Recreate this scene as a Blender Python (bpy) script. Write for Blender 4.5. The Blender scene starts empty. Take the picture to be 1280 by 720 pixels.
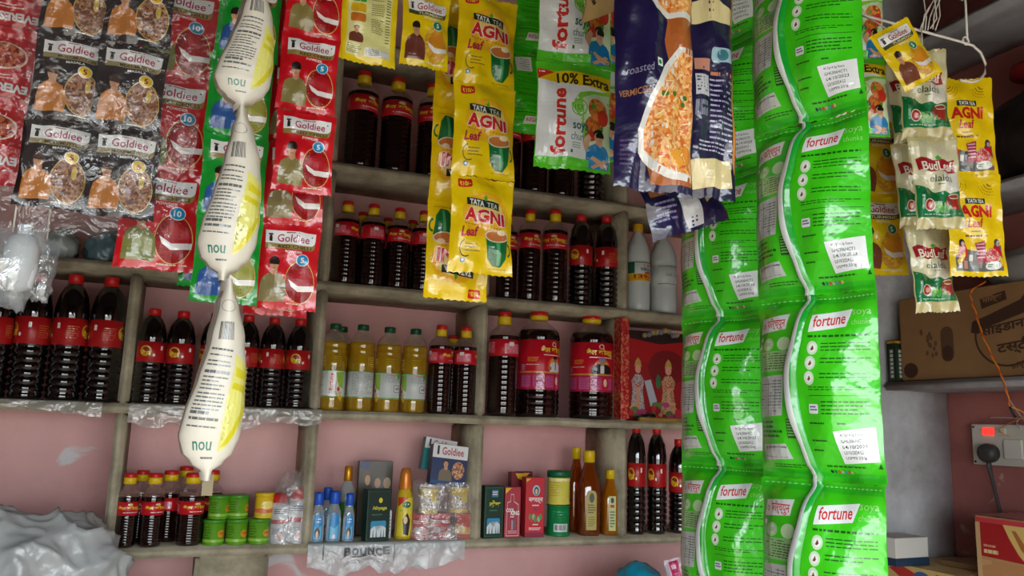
import bpy, bmesh, math, random
from mathutils import Vector, Matrix, noise

SC = bpy.context.scene
COL = SC.collection
PI = math.pi

# ------------------------------------------------------------------ camera
FPX = 1000.0
YAW, PITCH, ROLL = 0.3767, 0.1670, 0.0310
CAMP = Vector((0, 0, 1.5))
_f = Vector((math.sin(YAW) * math.cos(PITCH), math.cos(YAW) * math.cos(PITCH), math.sin(PITCH)))
_r0 = Vector((math.cos(YAW), -math.sin(YAW), 0))
_u0 = _r0.cross(_f)
_r = _r0 * math.cos(ROLL) + _u0 * math.sin(ROLL)
_u = -_r0 * math.sin(ROLL) + _u0 * math.cos(ROLL)
cd = bpy.data.cameras.new('camera')
cd.sensor_width = 36.0
cd.sensor_fit = 'HORIZONTAL'
cd.lens = FPX * 36.0 / 1280.0
cd.clip_start = 0.02
cam = bpy.data.objects.new('camera', cd)
COL.objects.link(cam)
M = Matrix((( _r.x, _u.x, -_f.x, CAMP.x), (_r.y, _u.y, -_f.y, CAMP.y), (_r.z, _u.z, -_f.z, CAMP.z), (0, 0, 0, 1)))
cam.matrix_world = M
SC.camera = cam

# ------------------------------------------------------------------ world, sun, exposure
w = bpy.data.worlds.new('sky'); SC.world = w; w.use_nodes = True
nt = w.node_tree
bg = nt.nodes['Background']
bg.inputs['Color'].default_value = (0.86, 0.94, 1.0, 1)
bg.inputs['Strength'].default_value = 8.0
# the shop is lit through its street opening; the portal only guides sampling of the sky through it
pd = bpy.data.lights.new('street_opening_portal', 'AREA'); pd.shape = 'RECTANGLE'; pd.size = 2.2; pd.size_y = 1.86; pd.cycles.is_portal = True
portal = bpy.data.objects.new('street_opening_portal', pd); COL.objects.link(portal)
portal.location = (.2, -.80, .93); portal.rotation_euler = (math.radians(90), 0, 0)
vs = SC.view_settings
vs.view_transform = 'Standard'; vs.look = 'None'; vs.exposure = 0.15; vs.gamma = 1.0; vs.use_curve_mapping = False

# ------------------------------------------------------------------ projection helpers (pixel of the 1280x720 photo -> point of the place)
def ray(px, py):
    return _f * FPX + _r * (px - 640) - _u * (py - 360)
def at(px, py, z):
    return CAMP + ray(px, py) * (z / FPX)
def aty(px, py, Y):
    d = ray(px, py); return CAMP + d * (Y / d.y)
def depth(p):
    return (p - CAMP).dot(_f)

# ------------------------------------------------------------------ materials
def lin(c):
    return tuple(((x / 255.0) / 12.92 if x / 255.0 <= .04045 else ((x / 255.0 + .055) / 1.055) ** 2.4) for x in c)
_mats = {}
def nodes(name):
    m = bpy.data.materials.new(name); m.use_nodes = True
    return m, m.node_tree, m.node_tree.nodes['Principled BSDF']
def N(t, kind, **kw):
    n = t.nodes.new(kind)
    for k, v in kw.items(): setattr(n, k, v)
    return n
def coords(t, scale=1.0):
    tc = N(t, 'ShaderNodeTexCoord'); mp = N(t, 'ShaderNodeMapping')
    mp.inputs['Scale'].default_value = (scale,) * 3 if not isinstance(scale, tuple) else scale
    t.links.new(tc.outputs['Object'], mp.inputs['Vector']); return mp.outputs['Vector']
def add_bump(t, b, vec, scale, strength, dist=.002, detail=3, kind='noise'):
    if kind == 'voronoi':
        n = N(t, 'ShaderNodeTexVoronoi'); n.feature = 'DISTANCE_TO_EDGE'; o = n.outputs['Distance']
    else:
        n = N(t, 'ShaderNodeTexNoise'); n.inputs['Detail'].default_value = detail; o = n.outputs['Fac']
    n.inputs['Scale'].default_value = scale
    t.links.new(vec, n.inputs['Vector'])
    bp = N(t, 'ShaderNodeBump'); bp.inputs['Strength'].default_value = strength; bp.inputs['Distance'].default_value = dist
    t.links.new(o, bp.inputs['Height']); t.links.new(bp.outputs['Normal'], b.inputs['Normal'])
    return bp
def film(c, rough=.28, metal=0.0, bump=.35):
    """printed plastic film or the ink on it: same gloss, same fine crinkle"""
    key = ('film', c, rough, metal, bump)
    if key in _mats: return _mats[key]
    m, t, b = nodes('film_%02x%02x%02x' % c)
    b.inputs['Base Color'].default_value = (*lin(c), 1); b.inputs['Roughness'].default_value = rough
    b.inputs['Metallic'].default_value = metal
    b.inputs['Coat Weight'].default_value = .55 if bump > .2 else .12; b.inputs['Coat Roughness'].default_value = .10; b.inputs['Coat IOR'].default_value = 1.7
    bp = add_bump(t, b, coords(t), 75, bump, .004, 2); t.links.new(bp.outputs['Normal'], b.inputs['Coat Normal'])
    _mats[key] = m; return m
def plain(c, rough=.5, metal=0.0, spec=.5, trans=0.0, ior=1.45, alpha=1.0, vary=0.0, vscale=30, bump=0.0, bscale=60, coat=0.0):
    key = ('plain', c, rough, metal, spec, trans, ior, alpha, vary, vscale, bump, bscale, coat)
    if key in _mats: return _mats[key]
    m, t, b = nodes('paint_%02x%02x%02x' % c)
    b.inputs['Base Color'].default_value = (*lin(c), 1); b.inputs['Roughness'].default_value = rough
    b.inputs['Metallic'].default_value = metal; b.inputs['Specular IOR Level'].default_value = spec
    b.inputs['Transmission Weight'].default_value = trans; b.inputs['IOR'].default_value = ior
    b.inputs['Alpha'].default_value = alpha; b.inputs['Coat Weight'].default_value = coat
    v = coords(t)
    if vary:
        n = N(t, 'ShaderNodeTexNoise'); n.inputs['Scale'].default_value = vscale; n.inputs['Detail'].default_value = 4
        t.links.new(v, n.inputs['Vector'])
        r = N(t, 'ShaderNodeValToRGB'); c0 = lin(c)
        r.color_ramp.elements[0].position = .3; r.color_ramp.elements[1].position = .7
        r.color_ramp.elements[0].color = tuple(x * (1 - vary) for x in c0) + (1,)
        r.color_ramp.elements[1].color = tuple(min(1, x * (1 + vary)) for x in c0) + (1,)
        t.links.new(n.outputs['Fac'], r.inputs['Fac']); t.links.new(r.outputs['Color'], b.inputs['Base Color'])
    if bump: add_bump(t, b, v, bscale, bump)
    _mats[key] = m; return m
def food(c1, c2, c3, scale=220, rough=.35):
    """printed photograph of food: flecks of three colours"""
    key = ('food', c1, c2, c3, scale)
    if key in _mats: return _mats[key]
    m, t, b = nodes('food_print')
    v = coords(t)
    n = N(t, 'ShaderNodeTexVoronoi'); n.inputs['Scale'].default_value = scale; n.feature = 'F1'
    t.links.new(v, n.inputs['Vector'])
    r = N(t, 'ShaderNodeValToRGB'); e = r.color_ramp.elements
    e[0].position = .2; e[0].color = (*lin(c1), 1); e[1].position = .8; e[1].color = (*lin(c3), 1)
    x = e.new(.5); x.color = (*lin(c2), 1)
    s = N(t, 'ShaderNodeSeparateColor'); t.links.new(n.outputs['Color'], s.inputs['Color'])
    t.links.new(s.outputs['Red'], r.inputs['Fac']); t.links.new(r.outputs['Color'], b.inputs['Base Color'])
    b.inputs['Roughness'].default_value = rough
    _mats[key] = m; return m
def clear_film(name='clear_film', gloss=.10, rough=.06, tint=(235, 240, 240), bscale=45, bstr=.9, haze=.03):
    """thin clear plastic: mostly see-through, some milky haze, sharp reflections from its creases"""
    key = ('clear', name)
    if key in _mats: return _mats[key]
    m = bpy.data.materials.new(name); m.use_nodes = True; t = m.node_tree; t.nodes.clear()
    out = N(t, 'ShaderNodeOutputMaterial'); tr = N(t, 'ShaderNodeBsdfTransparent'); gl = N(t, 'ShaderNodeBsdfGlossy'); df = N(t, 'ShaderNodeBsdfDiffuse')
    gl.inputs['Roughness'].default_value = rough; df.inputs['Color'].default_value = (*lin(tint), 1)
    v = coords(t)
    n = N(t, 'ShaderNodeTexNoise'); n.inputs['Scale'].default_value = bscale; n.inputs['Detail'].default_value = 3
    n.inputs['Distortion'].default_value = 1.2
    t.links.new(v, n.inputs['Vector'])
    bp = N(t, 'ShaderNodeBump'); bp.inputs['Strength'].default_value = bstr; bp.inputs['Distance'].default_value = .006
    t.links.new(n.outputs['Fac'], bp.inputs['Height']); t.links.new(bp.outputs['Normal'], gl.inputs['Normal'])
    m1 = N(t, 'ShaderNodeMixShader'); m1.inputs['Fac'].default_value = haze
    t.links.new(tr.outputs[0], m1.inputs[1]); t.links.new(df.outputs[0], m1.inputs[2])
    m2 = N(t, 'ShaderNodeMixShader'); m2.inputs['Fac'].default_value = gloss
    t.links.new(m1.outputs[0], m2.inputs[1]); t.links.new(gl.outputs[0], m2.inputs[2])
    t.links.new(m2.outputs[0], out.inputs['Surface'])
    _mats[key] = m; return m
def tinted(name, see, body, milk=.4, gloss=.12):
    """coloured liquid in a thin bottle: partly see-through, partly scattering, glossy skin"""
    m = bpy.data.materials.new(name); m.use_nodes = True; t = m.node_tree; t.nodes.clear()
    out = N(t, 'ShaderNodeOutputMaterial'); tr = N(t, 'ShaderNodeBsdfTransparent'); gl = N(t, 'ShaderNodeBsdfGlossy'); df = N(t, 'ShaderNodeBsdfDiffuse')
    tr.inputs['Color'].default_value = (*lin(see), 1); df.inputs['Color'].default_value = (*lin(body), 1); gl.inputs['Roughness'].default_value = .05
    m1 = N(t, 'ShaderNodeMixShader'); m1.inputs['Fac'].default_value = milk; t.links.new(tr.outputs[0], m1.inputs[1]); t.links.new(df.outputs[0], m1.inputs[2])
    m2 = N(t, 'ShaderNodeMixShader'); m2.inputs['Fac'].default_value = gloss; t.links.new(m1.outputs[0], m2.inputs[1]); t.links.new(gl.outputs[0], m2.inputs[2])
    t.links.new(m2.outputs[0], out.inputs['Surface']); return m
def plaster(name, c, c2, patch=None, scale=3.0, amount=.5, rough=.85, bump=.3):
    key = ('plaster', name)
    if key in _mats: return _mats[key]
    m, t, b = nodes(name)
    v = coords(t)
    n = N(t, 'ShaderNodeTexNoise'); n.inputs['Scale'].default_value = scale; n.inputs['Detail'].default_value = 8; n.inputs['Roughness'].default_value = .65
    t.links.new(v, n.inputs['Vector'])
    r = N(t, 'ShaderNodeValToRGB'); e = r.color_ramp.elements
    e[0].position = .35; e[0].color = (*lin(c2), 1); e[1].position = .62; e[1].color = (*lin(c), 1)
    t.links.new(n.outputs['Fac'], r.inputs['Fac'])
    col = r.outputs['Color']
    if patch:
        n2 = N(t, 'ShaderNodeTexNoise'); n2.inputs['Scale'].default_value = 6.5; n2.inputs['Detail'].default_value = 6; n2.inputs['Distortion'].default_value = .8
        t.links.new(v, n2.inputs['Vector'])
        r2 = N(t, 'ShaderNodeValToRGB'); r2.color_ramp.elements[0].position = .66; r2.color_ramp.elements[1].position = .70
        t.links.new(n2.outputs['Fac'], r2.inputs['Fac'])
        mx = N(t, 'ShaderNodeMix'); mx.data_type = 'RGBA'
        t.links.new(r2.outputs['Color'], mx.inputs['Factor']); t.links.new(col, mx.inputs['A']); mx.inputs['B'].default_value = (*lin(patch), 1)
        col = mx.outputs['Result']
    t.links.new(col, b.inputs['Base Color'])
    b.inputs['Roughness'].default_value = rough
    add_bump(t, b, v, 40, bump, .003, 6)
    _mats[key] = m; return m

# ------------------------------------------------------------------ object helpers
def link(o, parent=None):
    COL.objects.link(o)
    if parent is not None: o.parent = parent
    return o
def tag(o, label, cat, group=None):
    o['label'] = label; o['category'] = cat
    if group: o['group'] = group
    return o
def thing(name, label, cat, loc=(0, 0, 0), rot=(0, 0, 0), group=None):
    o = bpy.data.objects.new(name, None); o.empty_display_size = .02
    o.location = loc; o.rotation_euler = rot
    link(o); return tag(o, label, cat, group)
class MB:
    """collects vertices and faces with a material per face"""
    def __init__(s): s.v = []; s.f = []; s.mi = []; s.mats = []
    def mat(s, m):
        if m not in s.mats: s.mats.append(m)
        return s.mats.index(m)
    def add(s, vs, fs, m):
        o = len(s.v); k = s.mat(m); s.v += [tuple(p) for p in vs]
        for f in fs: s.f.append([i + o for i in f]); s.mi.append(k)
    def box(s, x0, y0, z0, x1, y1, z1, m):
        s.add([(x0, y0, z0), (x1, y0, z0), (x1, y1, z0), (x0, y1, z0), (x0, y0, z1), (x1, y0, z1), (x1, y1, z1), (x0, y1, z1)],
              [(0, 3, 2, 1), (4, 5, 6, 7), (0, 1, 5, 4), (1, 2, 6, 5), (2, 3, 7, 6), (3, 0, 4, 7)], m)
    def grid(s, fn, nu, nv, m, flip=False, closed=False):
        vs = []; fs = []
        for j in range(nv + 1):
            for i in range(nu if closed else nu + 1): vs.append(fn(i / nu, j / nv))
        W = nu if closed else nu + 1
        for j in range(nv):
            for i in range(nu):
                a = j * W + i; b2 = j * W + (i + 1) % W; q = (a, b2, b2 + W, a + W)
                fs.append(q[::-1] if flip else q)
        s.add(vs, fs, m)
    def lathe(s, prof, m, n=28, cap0=False, cap1=False, sq=None):
        vs = []; fs = []
        for (r, z) in prof:
            for i in range(n):
                a = 2 * PI * i / n
                x, y = math.cos(a), math.sin(a)
                if sq:
                    k = (abs(x) ** sq + abs(y) ** sq) ** (-1.0 / sq); x *= k; y *= k
                vs.append((r * x, r * y, z))
        for j in range(len(prof) - 1):
            for i in range(n):
                a = j * n + i; b2 = j * n + (i + 1) % n
                fs.append((a, b2, b2 + n, a + n))
        if cap0: fs.append(tuple(range(n))[::-1])
        if cap1: fs.append(tuple((len(prof) - 1) * n + i for i in range(n)))
        s.add(vs, fs, m)
    def tube(s, pts, r, m, n=8, caps=True):
        pts = [Vector(p) for p in pts]; vs = []; fs = []
        up = Vector((0, 0, 1))
        for k, p in enumerate(pts):
            d = (pts[min(k + 1, len(pts) - 1)] - pts[max(k - 1, 0)]).normalized()
            a = d.cross(up)
            if a.length < .05: a = d.cross(Vector((0, 1, 0)))
            a.normalize(); b2 = d.cross(a)
            rr = r[k] if isinstance(r, (list, tuple)) else r
            for i in range(n):
                t = 2 * PI * i / n; vs.append(p + a * (rr * math.cos(t)) + b2 * (rr * math.sin(t)))
        for k in range(len(pts) - 1):
            for i in range(n):
                q = k * n + i; e = k * n + (i + 1) % n
                fs.append((q, q + n, e + n, e))
        if caps: fs.append(tuple(range(n))); fs.append(tuple((len(pts) - 1) * n + i for i in range(n))[::-1])
        s.add(vs, fs, m)
    def mesh(s, name, smooth=True):
        me = bpy.data.meshes.new(name); me.from_pydata(s.v, [], s.f)
        for m in s.mats: me.materials.append(m)
        me.polygons.foreach_set('material_index', s.mi)
        if smooth: me.polygons.foreach_set('use_smooth', [True] * len(s.f))
        me.update(); return me
    def build(s, name, parent=None, smooth=True, bevel=0, seg=2, autos=None):
        o = bpy.data.objects.new(name, s.mesh(name, smooth)); link(o, parent)
        if bevel:
            b = o.modifiers.new('bevel', 'BEVEL'); b.width = bevel; b.segments = seg; b.limit_method = 'ANGLE'
        return o
def inst(name, me, parent=None, loc=None):
    o = bpy.data.objects.new(name, me); link(o, parent)
    if loc is not None: o.location = loc
    return o
def copy_tree(o, parent=None):
    c = o.copy(); link(c)
    if parent is not None: c.parent = parent
    for ch in o.children: copy_tree(ch, c)
    return c

# ------------------------------------------------------------------ print: flat vector artwork laid on a surface
_txt = {}
def text2d(s, bold=0.0, shear=0.0):
    key = (s, bold, shear)
    if key in _txt: return _txt[key]
    c = bpy.data.curves.new('lettering', 'FONT'); c.body = s; c.resolution_u = 2; c.offset = bold; c.shear = shear
    c.dimensions = '2D'; c.fill_mode = 'FRONT'
    o = bpy.data.objects.new('lettering', c); COL.objects.link(o)
    dg = bpy.context.evaluated_depsgraph_get(); dg.update()
    me = bpy.data.meshes.new_from_object(o.evaluated_get(dg))
    vs = [(v.co.x, v.co.y) for v in me.vertices]; fs = [tuple(p.vertices) for p in me.polygons]
    bpy.data.objects.remove(o); bpy.data.curves.remove(c); bpy.data.meshes.remove(me)
    if not vs: vs = [(0, 0), (1, 0), (0, 1)]; fs = []
    xs = [v[0] for v in vs]; ys = [v[1] for v in vs]
    x0, x1, y0, y1 = min(xs), max(xs), min(ys), max(ys)
    vs = [((x - x0) / max(1e-6, x1 - x0), (y - y0) / max(1e-6, y1 - y0)) for x, y in vs]
    _txt[key] = (vs, fs); return _txt[key]

def snap(fn, nu, nv):
    """fn(u, v, lift) sampled on its nu x nv grid and joined by flat facets, so that print lies exactly on the mesh"""
    memo = {}
    def corner(i, j, h):
        k = (i, j, h)
        if k not in memo: memo[k] = Vector(fn(i / nu, j / nv, h))
        return memo[k]
    def g(u, v, h):
        u = min(max(u, 0), 1) * nu; v = min(max(v, 0), 1) * nv; i = min(int(u + 1e-7), nu - 1); j = min(int(v + 1e-7), nv - 1); a, b = u - i, v - j
        return corner(i, j, h).lerp(corner(i + 1, j, h), a).lerp(corner(i, j + 1, h).lerp(corner(i + 1, j + 1, h), a), b)
    return g
class Print:
    """artwork in a 0..100 x 0..100 frame, y running down, mapped by surf(u, v, lift) with u, v in 0..1 (v up)"""
    def __init__(s, surf, cell=8.0, eps=.00025, step=.00008):
        s.surf = surf; s.mb = MB(); s.cell = cell if isinstance(cell, tuple) else (cell, cell); s.eps = eps; s.step = step; s.bb = []
    def _emit(s, vs, fs, m):
        # each element lies one ink layer above whatever it overlaps
        xs = [q[0] for q in vs]; ys = [q[1] for q in vs]; bx = (min(xs), min(ys), max(xs), max(ys))
        k = 1 + max([q[4] for q in s.bb if q[0] < bx[2] and q[2] > bx[0] and q[1] < bx[3] and q[3] > bx[1]], default=-1)
        s.bb.append((*bx, k)); h = s.eps + k * s.step
        s.mb.add([s.surf(x / 100.0, 1 - y / 100.0, h) for x, y in vs], fs, m)
    def poly(s, pts, m): s._cut(pts, None, m)
    def _cut(s, vs, fs, m):
        """lay a flat outline (or a set of faces) on the surface, cut along the surface's own grid lines"""
        xs = [p[0] for p in vs]; ys = [p[1] for p in vs]; lim = ((min(xs), max(xs)), (min(ys), max(ys)))
        cuts = []
        for ax in (0, 1):
            c = math.ceil(lim[ax][0] / s.cell[ax] + 1e-6) * s.cell[ax]
            while c < lim[ax][1] - 1e-6: cuts.append((ax, c)); c += s.cell[ax]
        if not cuts:
            s._emit(vs, fs or [tuple(range(len(vs)))[::-1]], m); return
        bm = bmesh.new(); bv = [bm.verts.new((x, y, 0)) for x, y in vs]
        if fs is None: bmesh.ops.triangulate(bm, faces=[bm.faces.new(bv)])
        else:
            for f in fs:
                try: bm.faces.new([bv[i] for i in f])
                except ValueError: pass
        for ax, c in cuts:
            bmesh.ops.bisect_plane(bm, geom=bm.verts[:] + bm.edges[:] + bm.faces[:], plane_co=(c, 0, 0) if ax == 0 else (0, c, 0), plane_no=(1, 0, 0) if ax == 0 else (0, 1, 0))
        bm.verts.index_update()
        vo = [(v.co.x, v.co.y) for v in bm.verts]; fo = [tuple(v.index for v in f.verts) for f in bm.faces]
        bm.free(); s._emit(vo, fo, m)
    def rect(s, x0, y0, x1, y1, m): s.poly([(x0, y0), (x1, y0), (x1, y1), (x0, y1)], m)
    def rrect(s, x0, y0, x1, y1, m, r=4, ry=None, corners='1111'):
        ry = ry or r; p = []
        for k, (cx, cy, a0) in enumerate(((x0 + r, y0 + ry, 180), (x1 - r, y0 + ry, 270), (x1 - r, y1 - ry, 0), (x0 + r, y1 - ry, 90))):
            if corners[k] == '0': p.append(((x0, y0), (x1, y0), (x1, y1), (x0, y1))[k]); continue
            for i in range(5):
                a = math.radians(a0 + i * 22.5); p.append((cx + r * math.cos(a), cy + ry * math.sin(a)))
        s.poly(p, m)
    def ell(s, cx, cy, rx, ry, m, n=22, a0=0, a1=360):
        p = [(cx + rx * math.cos(math.radians(a0 + (a1 - a0) * i / n)), cy + ry * math.sin(math.radians(a0 + (a1 - a0) * i / n))) for i in range(n if a1 - a0 >= 360 else n + 1)]
        s.poly(p, m)
    def ring(s, cx, cy, rx, ry, wx, m, n=28, a0=0, a1=360, wy=None):
        wy = wy or wx * ry / rx; vs = []; fs = []
        for i in range(n + 1):
            a = math.radians(a0 + (a1 - a0) * i / n); c, d = math.cos(a), math.sin(a)
            vs += [(cx + rx * c, cy + ry * d), (cx + (rx - wx) * c, cy + (ry - wy) * d)]
        for i in range(n): fs.append((2 * i, 2 * i + 1, 2 * i + 3, 2 * i + 2))
        s._emit(vs, fs, m)
    def txt(s, t, x0, y0, x1, y1, m, bold=0.0, shear=0.0, rot=0, slope=0.0):
        """lettering fitted to a box; rot in 0, 90 (reads upwards), 180; slope drops the baseline to the right"""
        vs, fs = text2d(t, bold, shear); out = []
        for a, b in vs:
            if rot == 90: x, y = x0 + (x1 - x0) * (1 - b), y1 - (y1 - y0) * a
            elif rot == 270: x, y = x0 + (x1 - x0) * b, y0 + (y1 - y0) * a
            elif rot == 180: x, y = x1 - (x1 - x0) * a, y0 + (y1 - y0) * b
            else: x, y = x0 + (x1 - x0) * a, y1 - (y1 - y0) * b
            if rot == 90: x = x0 + (x1 - x0) * (1 - b)
            y += slope * (x - x0); out.append((x, y))
        if fs: s._cut(out, fs, m)
    def lines(s, x0, y0, x1, y1, n, m, seed=1, thick=.45, words=6, slope=0.0):
        """rows of fine print too small to read"""
        rg = random.Random(seed); vs = []; fs = []; dy = (y1 - y0) / n
        for k in range(n):
            y = y0 + dy * k; x = x0; end = x1 - (rg.random() * .35 * (x1 - x0) if rg.random() < .4 else 0)
            while x < end - 1e-6:
                wd = (x1 - x0) / words * rg.uniform(.5, 1.3); xe = min(x + wd, end); o = len(vs)
                ya, yb = y + slope * (x - x0), y + slope * (xe - x0)
                vs += [(x, ya), (xe, yb), (xe, yb + dy * thick), (x, ya + dy * thick)]; fs.append((o + 3, o + 2, o + 1, o))
                x = xe + (x1 - x0) * .025
        s._emit(vs, fs, m)
    def bars(s, x0, y0, x1, y1, m, n=16, seed=2):
        rg = random.Random(seed); vs = []; fs = []; x = x0; k = (x1 - x0) / n
        for i in range(n):
            wd = k * rg.uniform(.25, .75); o = len(vs)
            vs += [(x, y0), (x + wd, y0), (x + wd, y1), (x, y1)]; fs.append((o + 3, o + 2, o + 1, o)); x += k
        s._emit(vs, fs, m)
    def man(s, x0, y0, x1, y1, top, skin=(205, 150, 115), hair=(40, 28, 24), arms=None):
        """printed half-length figure in a plain top"""
        W, H = x1 - x0, y1 - y0
        P = lambda a, b: (x0 + W * a, y0 + H * b)
        T = film(top); S = film(skin); Hh = film(hair)
        s.poly([P(.0, 1), P(.0, .62), P(.06, .47), P(.2, .40), P(.36, .35), P(.62, .36), P(.82, .44), P(.95, .56), P(1, .8), P(.96, 1)], T)
        s.poly([P(.36, .37), P(.38, .24), P(.6, .24), P(.62, .37), P(.5, .44)], S)
        s.ell(*P(.47, .17), W * .17, H * .155, S, 18)
        s.poly([P(.29, .17), P(.28, .07), P(.36, .01), P(.5, -.02), P(.62, .02), P(.67, .1), P(.65, .18), P(.6, .09), P(.46, .06), P(.35, .09)], Hh)
        s.rect(*P(.37, .135), *P(.44, .15), Hh); s.rect(*P(.51, .14), *P(.58, .155), Hh)
        s.poly([P(.46, .17), P(.50, .22), P(.45, .22)], film((170, 110, 80)))
        s.rect(*P(.42, .255), *P(.53, .27), film((150, 70, 60)))
        if arms:
            s.poly([P(.05, .72), P(.2, .66), P(.95, .86), P(.9, .97), P(.7, .97)], S)
            s.poly([P(.1, .95), P(.75, .72), P(.9, .78), P(.25, 1)], S)
    def obj(s, name='print', parent=None):
        return s.mb.mesh(name, smooth=False)

# ------------------------------------------------------------------ the shop: walls, floor, ceiling, shelving
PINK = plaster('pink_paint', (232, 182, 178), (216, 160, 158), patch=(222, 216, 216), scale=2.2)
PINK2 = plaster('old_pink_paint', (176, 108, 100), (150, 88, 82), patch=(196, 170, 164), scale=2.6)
CEMENT = plaster('shelf_cement', (186, 176, 150), (128, 118, 98), scale=9, bump=.5)
CEMENT_W = plaster('whitewashed_cement', (196, 196, 200), (156, 154, 154), scale=6, bump=.5)
GREYW = plaster('dark_ceiling', (78, 66, 58), (58, 48, 44), scale=3)  # ceiling colour darkened so that less light bounces around the room
DIM = plaster('dim_wall', (104, 72, 66), (84, 58, 54), scale=2.6)  # unseen walls coloured dark to strengthen the light falloff indoors
PAVE = plaster('street_ground', (168, 158, 144), (136, 126, 114), scale=1.5)
def struct(name, x0, y0, z0, x1, y1, z1, m):
    b = MB(); b.box(x0, y0, z0, x1, y1, z1, m); o = b.build(name, smooth=False); o['kind'] = 'structure'; return o
YF = 2.1            # front plane of the back shelving
YB = 2.335          # painted back wall
XR = 2.105          # painted right wall
ZC = 2.96           # ceiling
struct('floor', -40, -40, -.1, 40, 12, 0, PAVE)
struct('wall_back', -1.6, YB, 0, XR + .12, YB + .12, ZC, PINK)
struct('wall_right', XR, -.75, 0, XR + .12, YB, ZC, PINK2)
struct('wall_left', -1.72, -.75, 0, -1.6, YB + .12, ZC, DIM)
struct('ceiling', -1.72, -.87, ZC, XR + .12, YB + .12, ZC + .12, GREYW)
struct('wall_added_front_left', -1.72, -.87, 0, -.9, -.75, ZC, DIM)  # unseen front walls, added to narrow the daylight opening behind the camera
struct('wall_added_front_right', 1.3, -.87, 0, XR + .12, -.75, ZC, DIM)
struct('wall_added_lintel', -.9, -.87, 1.86, 1.3, -.75, ZC, DIM)  # unseen lintel, added and set low to darken the upper shelves

ST = .023
ZS = [2.1797, 1.8516, 1.5174, 1.1875]               # tops of the four shelves
XD = [-.592, -.1427, .3033, .7512, 1.2017, 1.650]    # middles of the upright slabs
shelving = thing('wall_shelving', 'built-in grey cement shelving with square bays against the pink back wall', 'shelves', (0, YF, 0))
rg = random.Random(5)
def slab(name, x0, y0, z0, x1, y1, z1, m, parent, wav=.0016, bev=.005):
    """cement slab with hand-trowelled, slightly wavy edges"""
    bm = bmesh.new(); bmesh.ops.create_cube(bm, size=1)
    for v in bm.verts: v.co = Vector(((x0 + x1) / 2 + v.co.x * (x1 - x0), (y0 + y1) / 2 + v.co.y * (y1 - y0), (z0 + z1) / 2 + v.co.z * (z1 - z0)))
    ax = max(range(3), key=lambda i: (x1 - x0, 0, z1 - z0)[i]); lo = (x0, y0, z0)[ax]; hi = (x1, y1, z1)[ax]
    n = max(2, int((hi - lo) / .04)); no = [0, 0, 0]; no[ax] = 1
    for k in range(1, n):
        co = [0, 0, 0]; co[ax] = lo + (hi - lo) * k / n
        bmesh.ops.bisect_plane(bm, geom=bm.verts[:] + bm.edges[:] + bm.faces[:], plane_co=co, plane_no=no)
    bmesh.ops.bevel(bm, geom=[e for e in bm.edges if e.calc_face_angle(0) > .5], offset=bev, segments=2, affect='EDGES')
    for v in bm.verts:
        nn = noise.noise_vector(v.co * 14) * wav; v.co += Vector((nn.x, nn.y * .6, nn.z))
    me = bpy.data.meshes.new(name); bm.to_mesh(me); bm.free(); me.materials.append(m)
    me.polygons.foreach_set('use_smooth', [True] * len(me.polygons))
    return inst(name, me, parent)
DEP = YB - YF - .002
XL, XRT = -1.55, XR - .004
for z in ZS: slab('shelf_board', XL, 0, z - ST, XRT, DEP, z, CEMENT, shelving)
slab('shelf_board', XL, 0, 2.52, XRT, DEP, 2.543, CEMENT, shelving)
tops = [2.52] + [z - ST for z in ZS]
for x in XD:
    for k in range(4):
        slab('upright', x - ST / 2, .0012, ZS[k] + .0004, x + ST / 2, DEP, tops[k] - .0004, CEMENT, shelving)
# low ledge and a masonry pier under the bottom shelf
LZ = 1.0
slab('shelf_board', XL, -.3, LZ - .04, XRT, DEP, LZ, CEMENT, shelving, bev=.008)
slab('pier', .05, .02, LZ + .0005, .22, DEP, ZS[3] - ST - .0005, CEMENT, shelving, bev=.01)

# right-hand shelving on the side wall, ending in a cross wall
side = thing('wall_shelving', 'whitewashed cement shelving on the side wall above the switchboard', 'shelves', (XR, 1.75, 0))
slab('end_panel', -.262, 0, .0, -.002, .03, ZC - .002, CEMENT_W, side, bev=.006)
for z in (1.648, 2.14, 2.62):
    slab('shelf_board', -.262, -.95, z - .022, -.002, -.0005, z, CEMENT_W, side, bev=.007)

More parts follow.
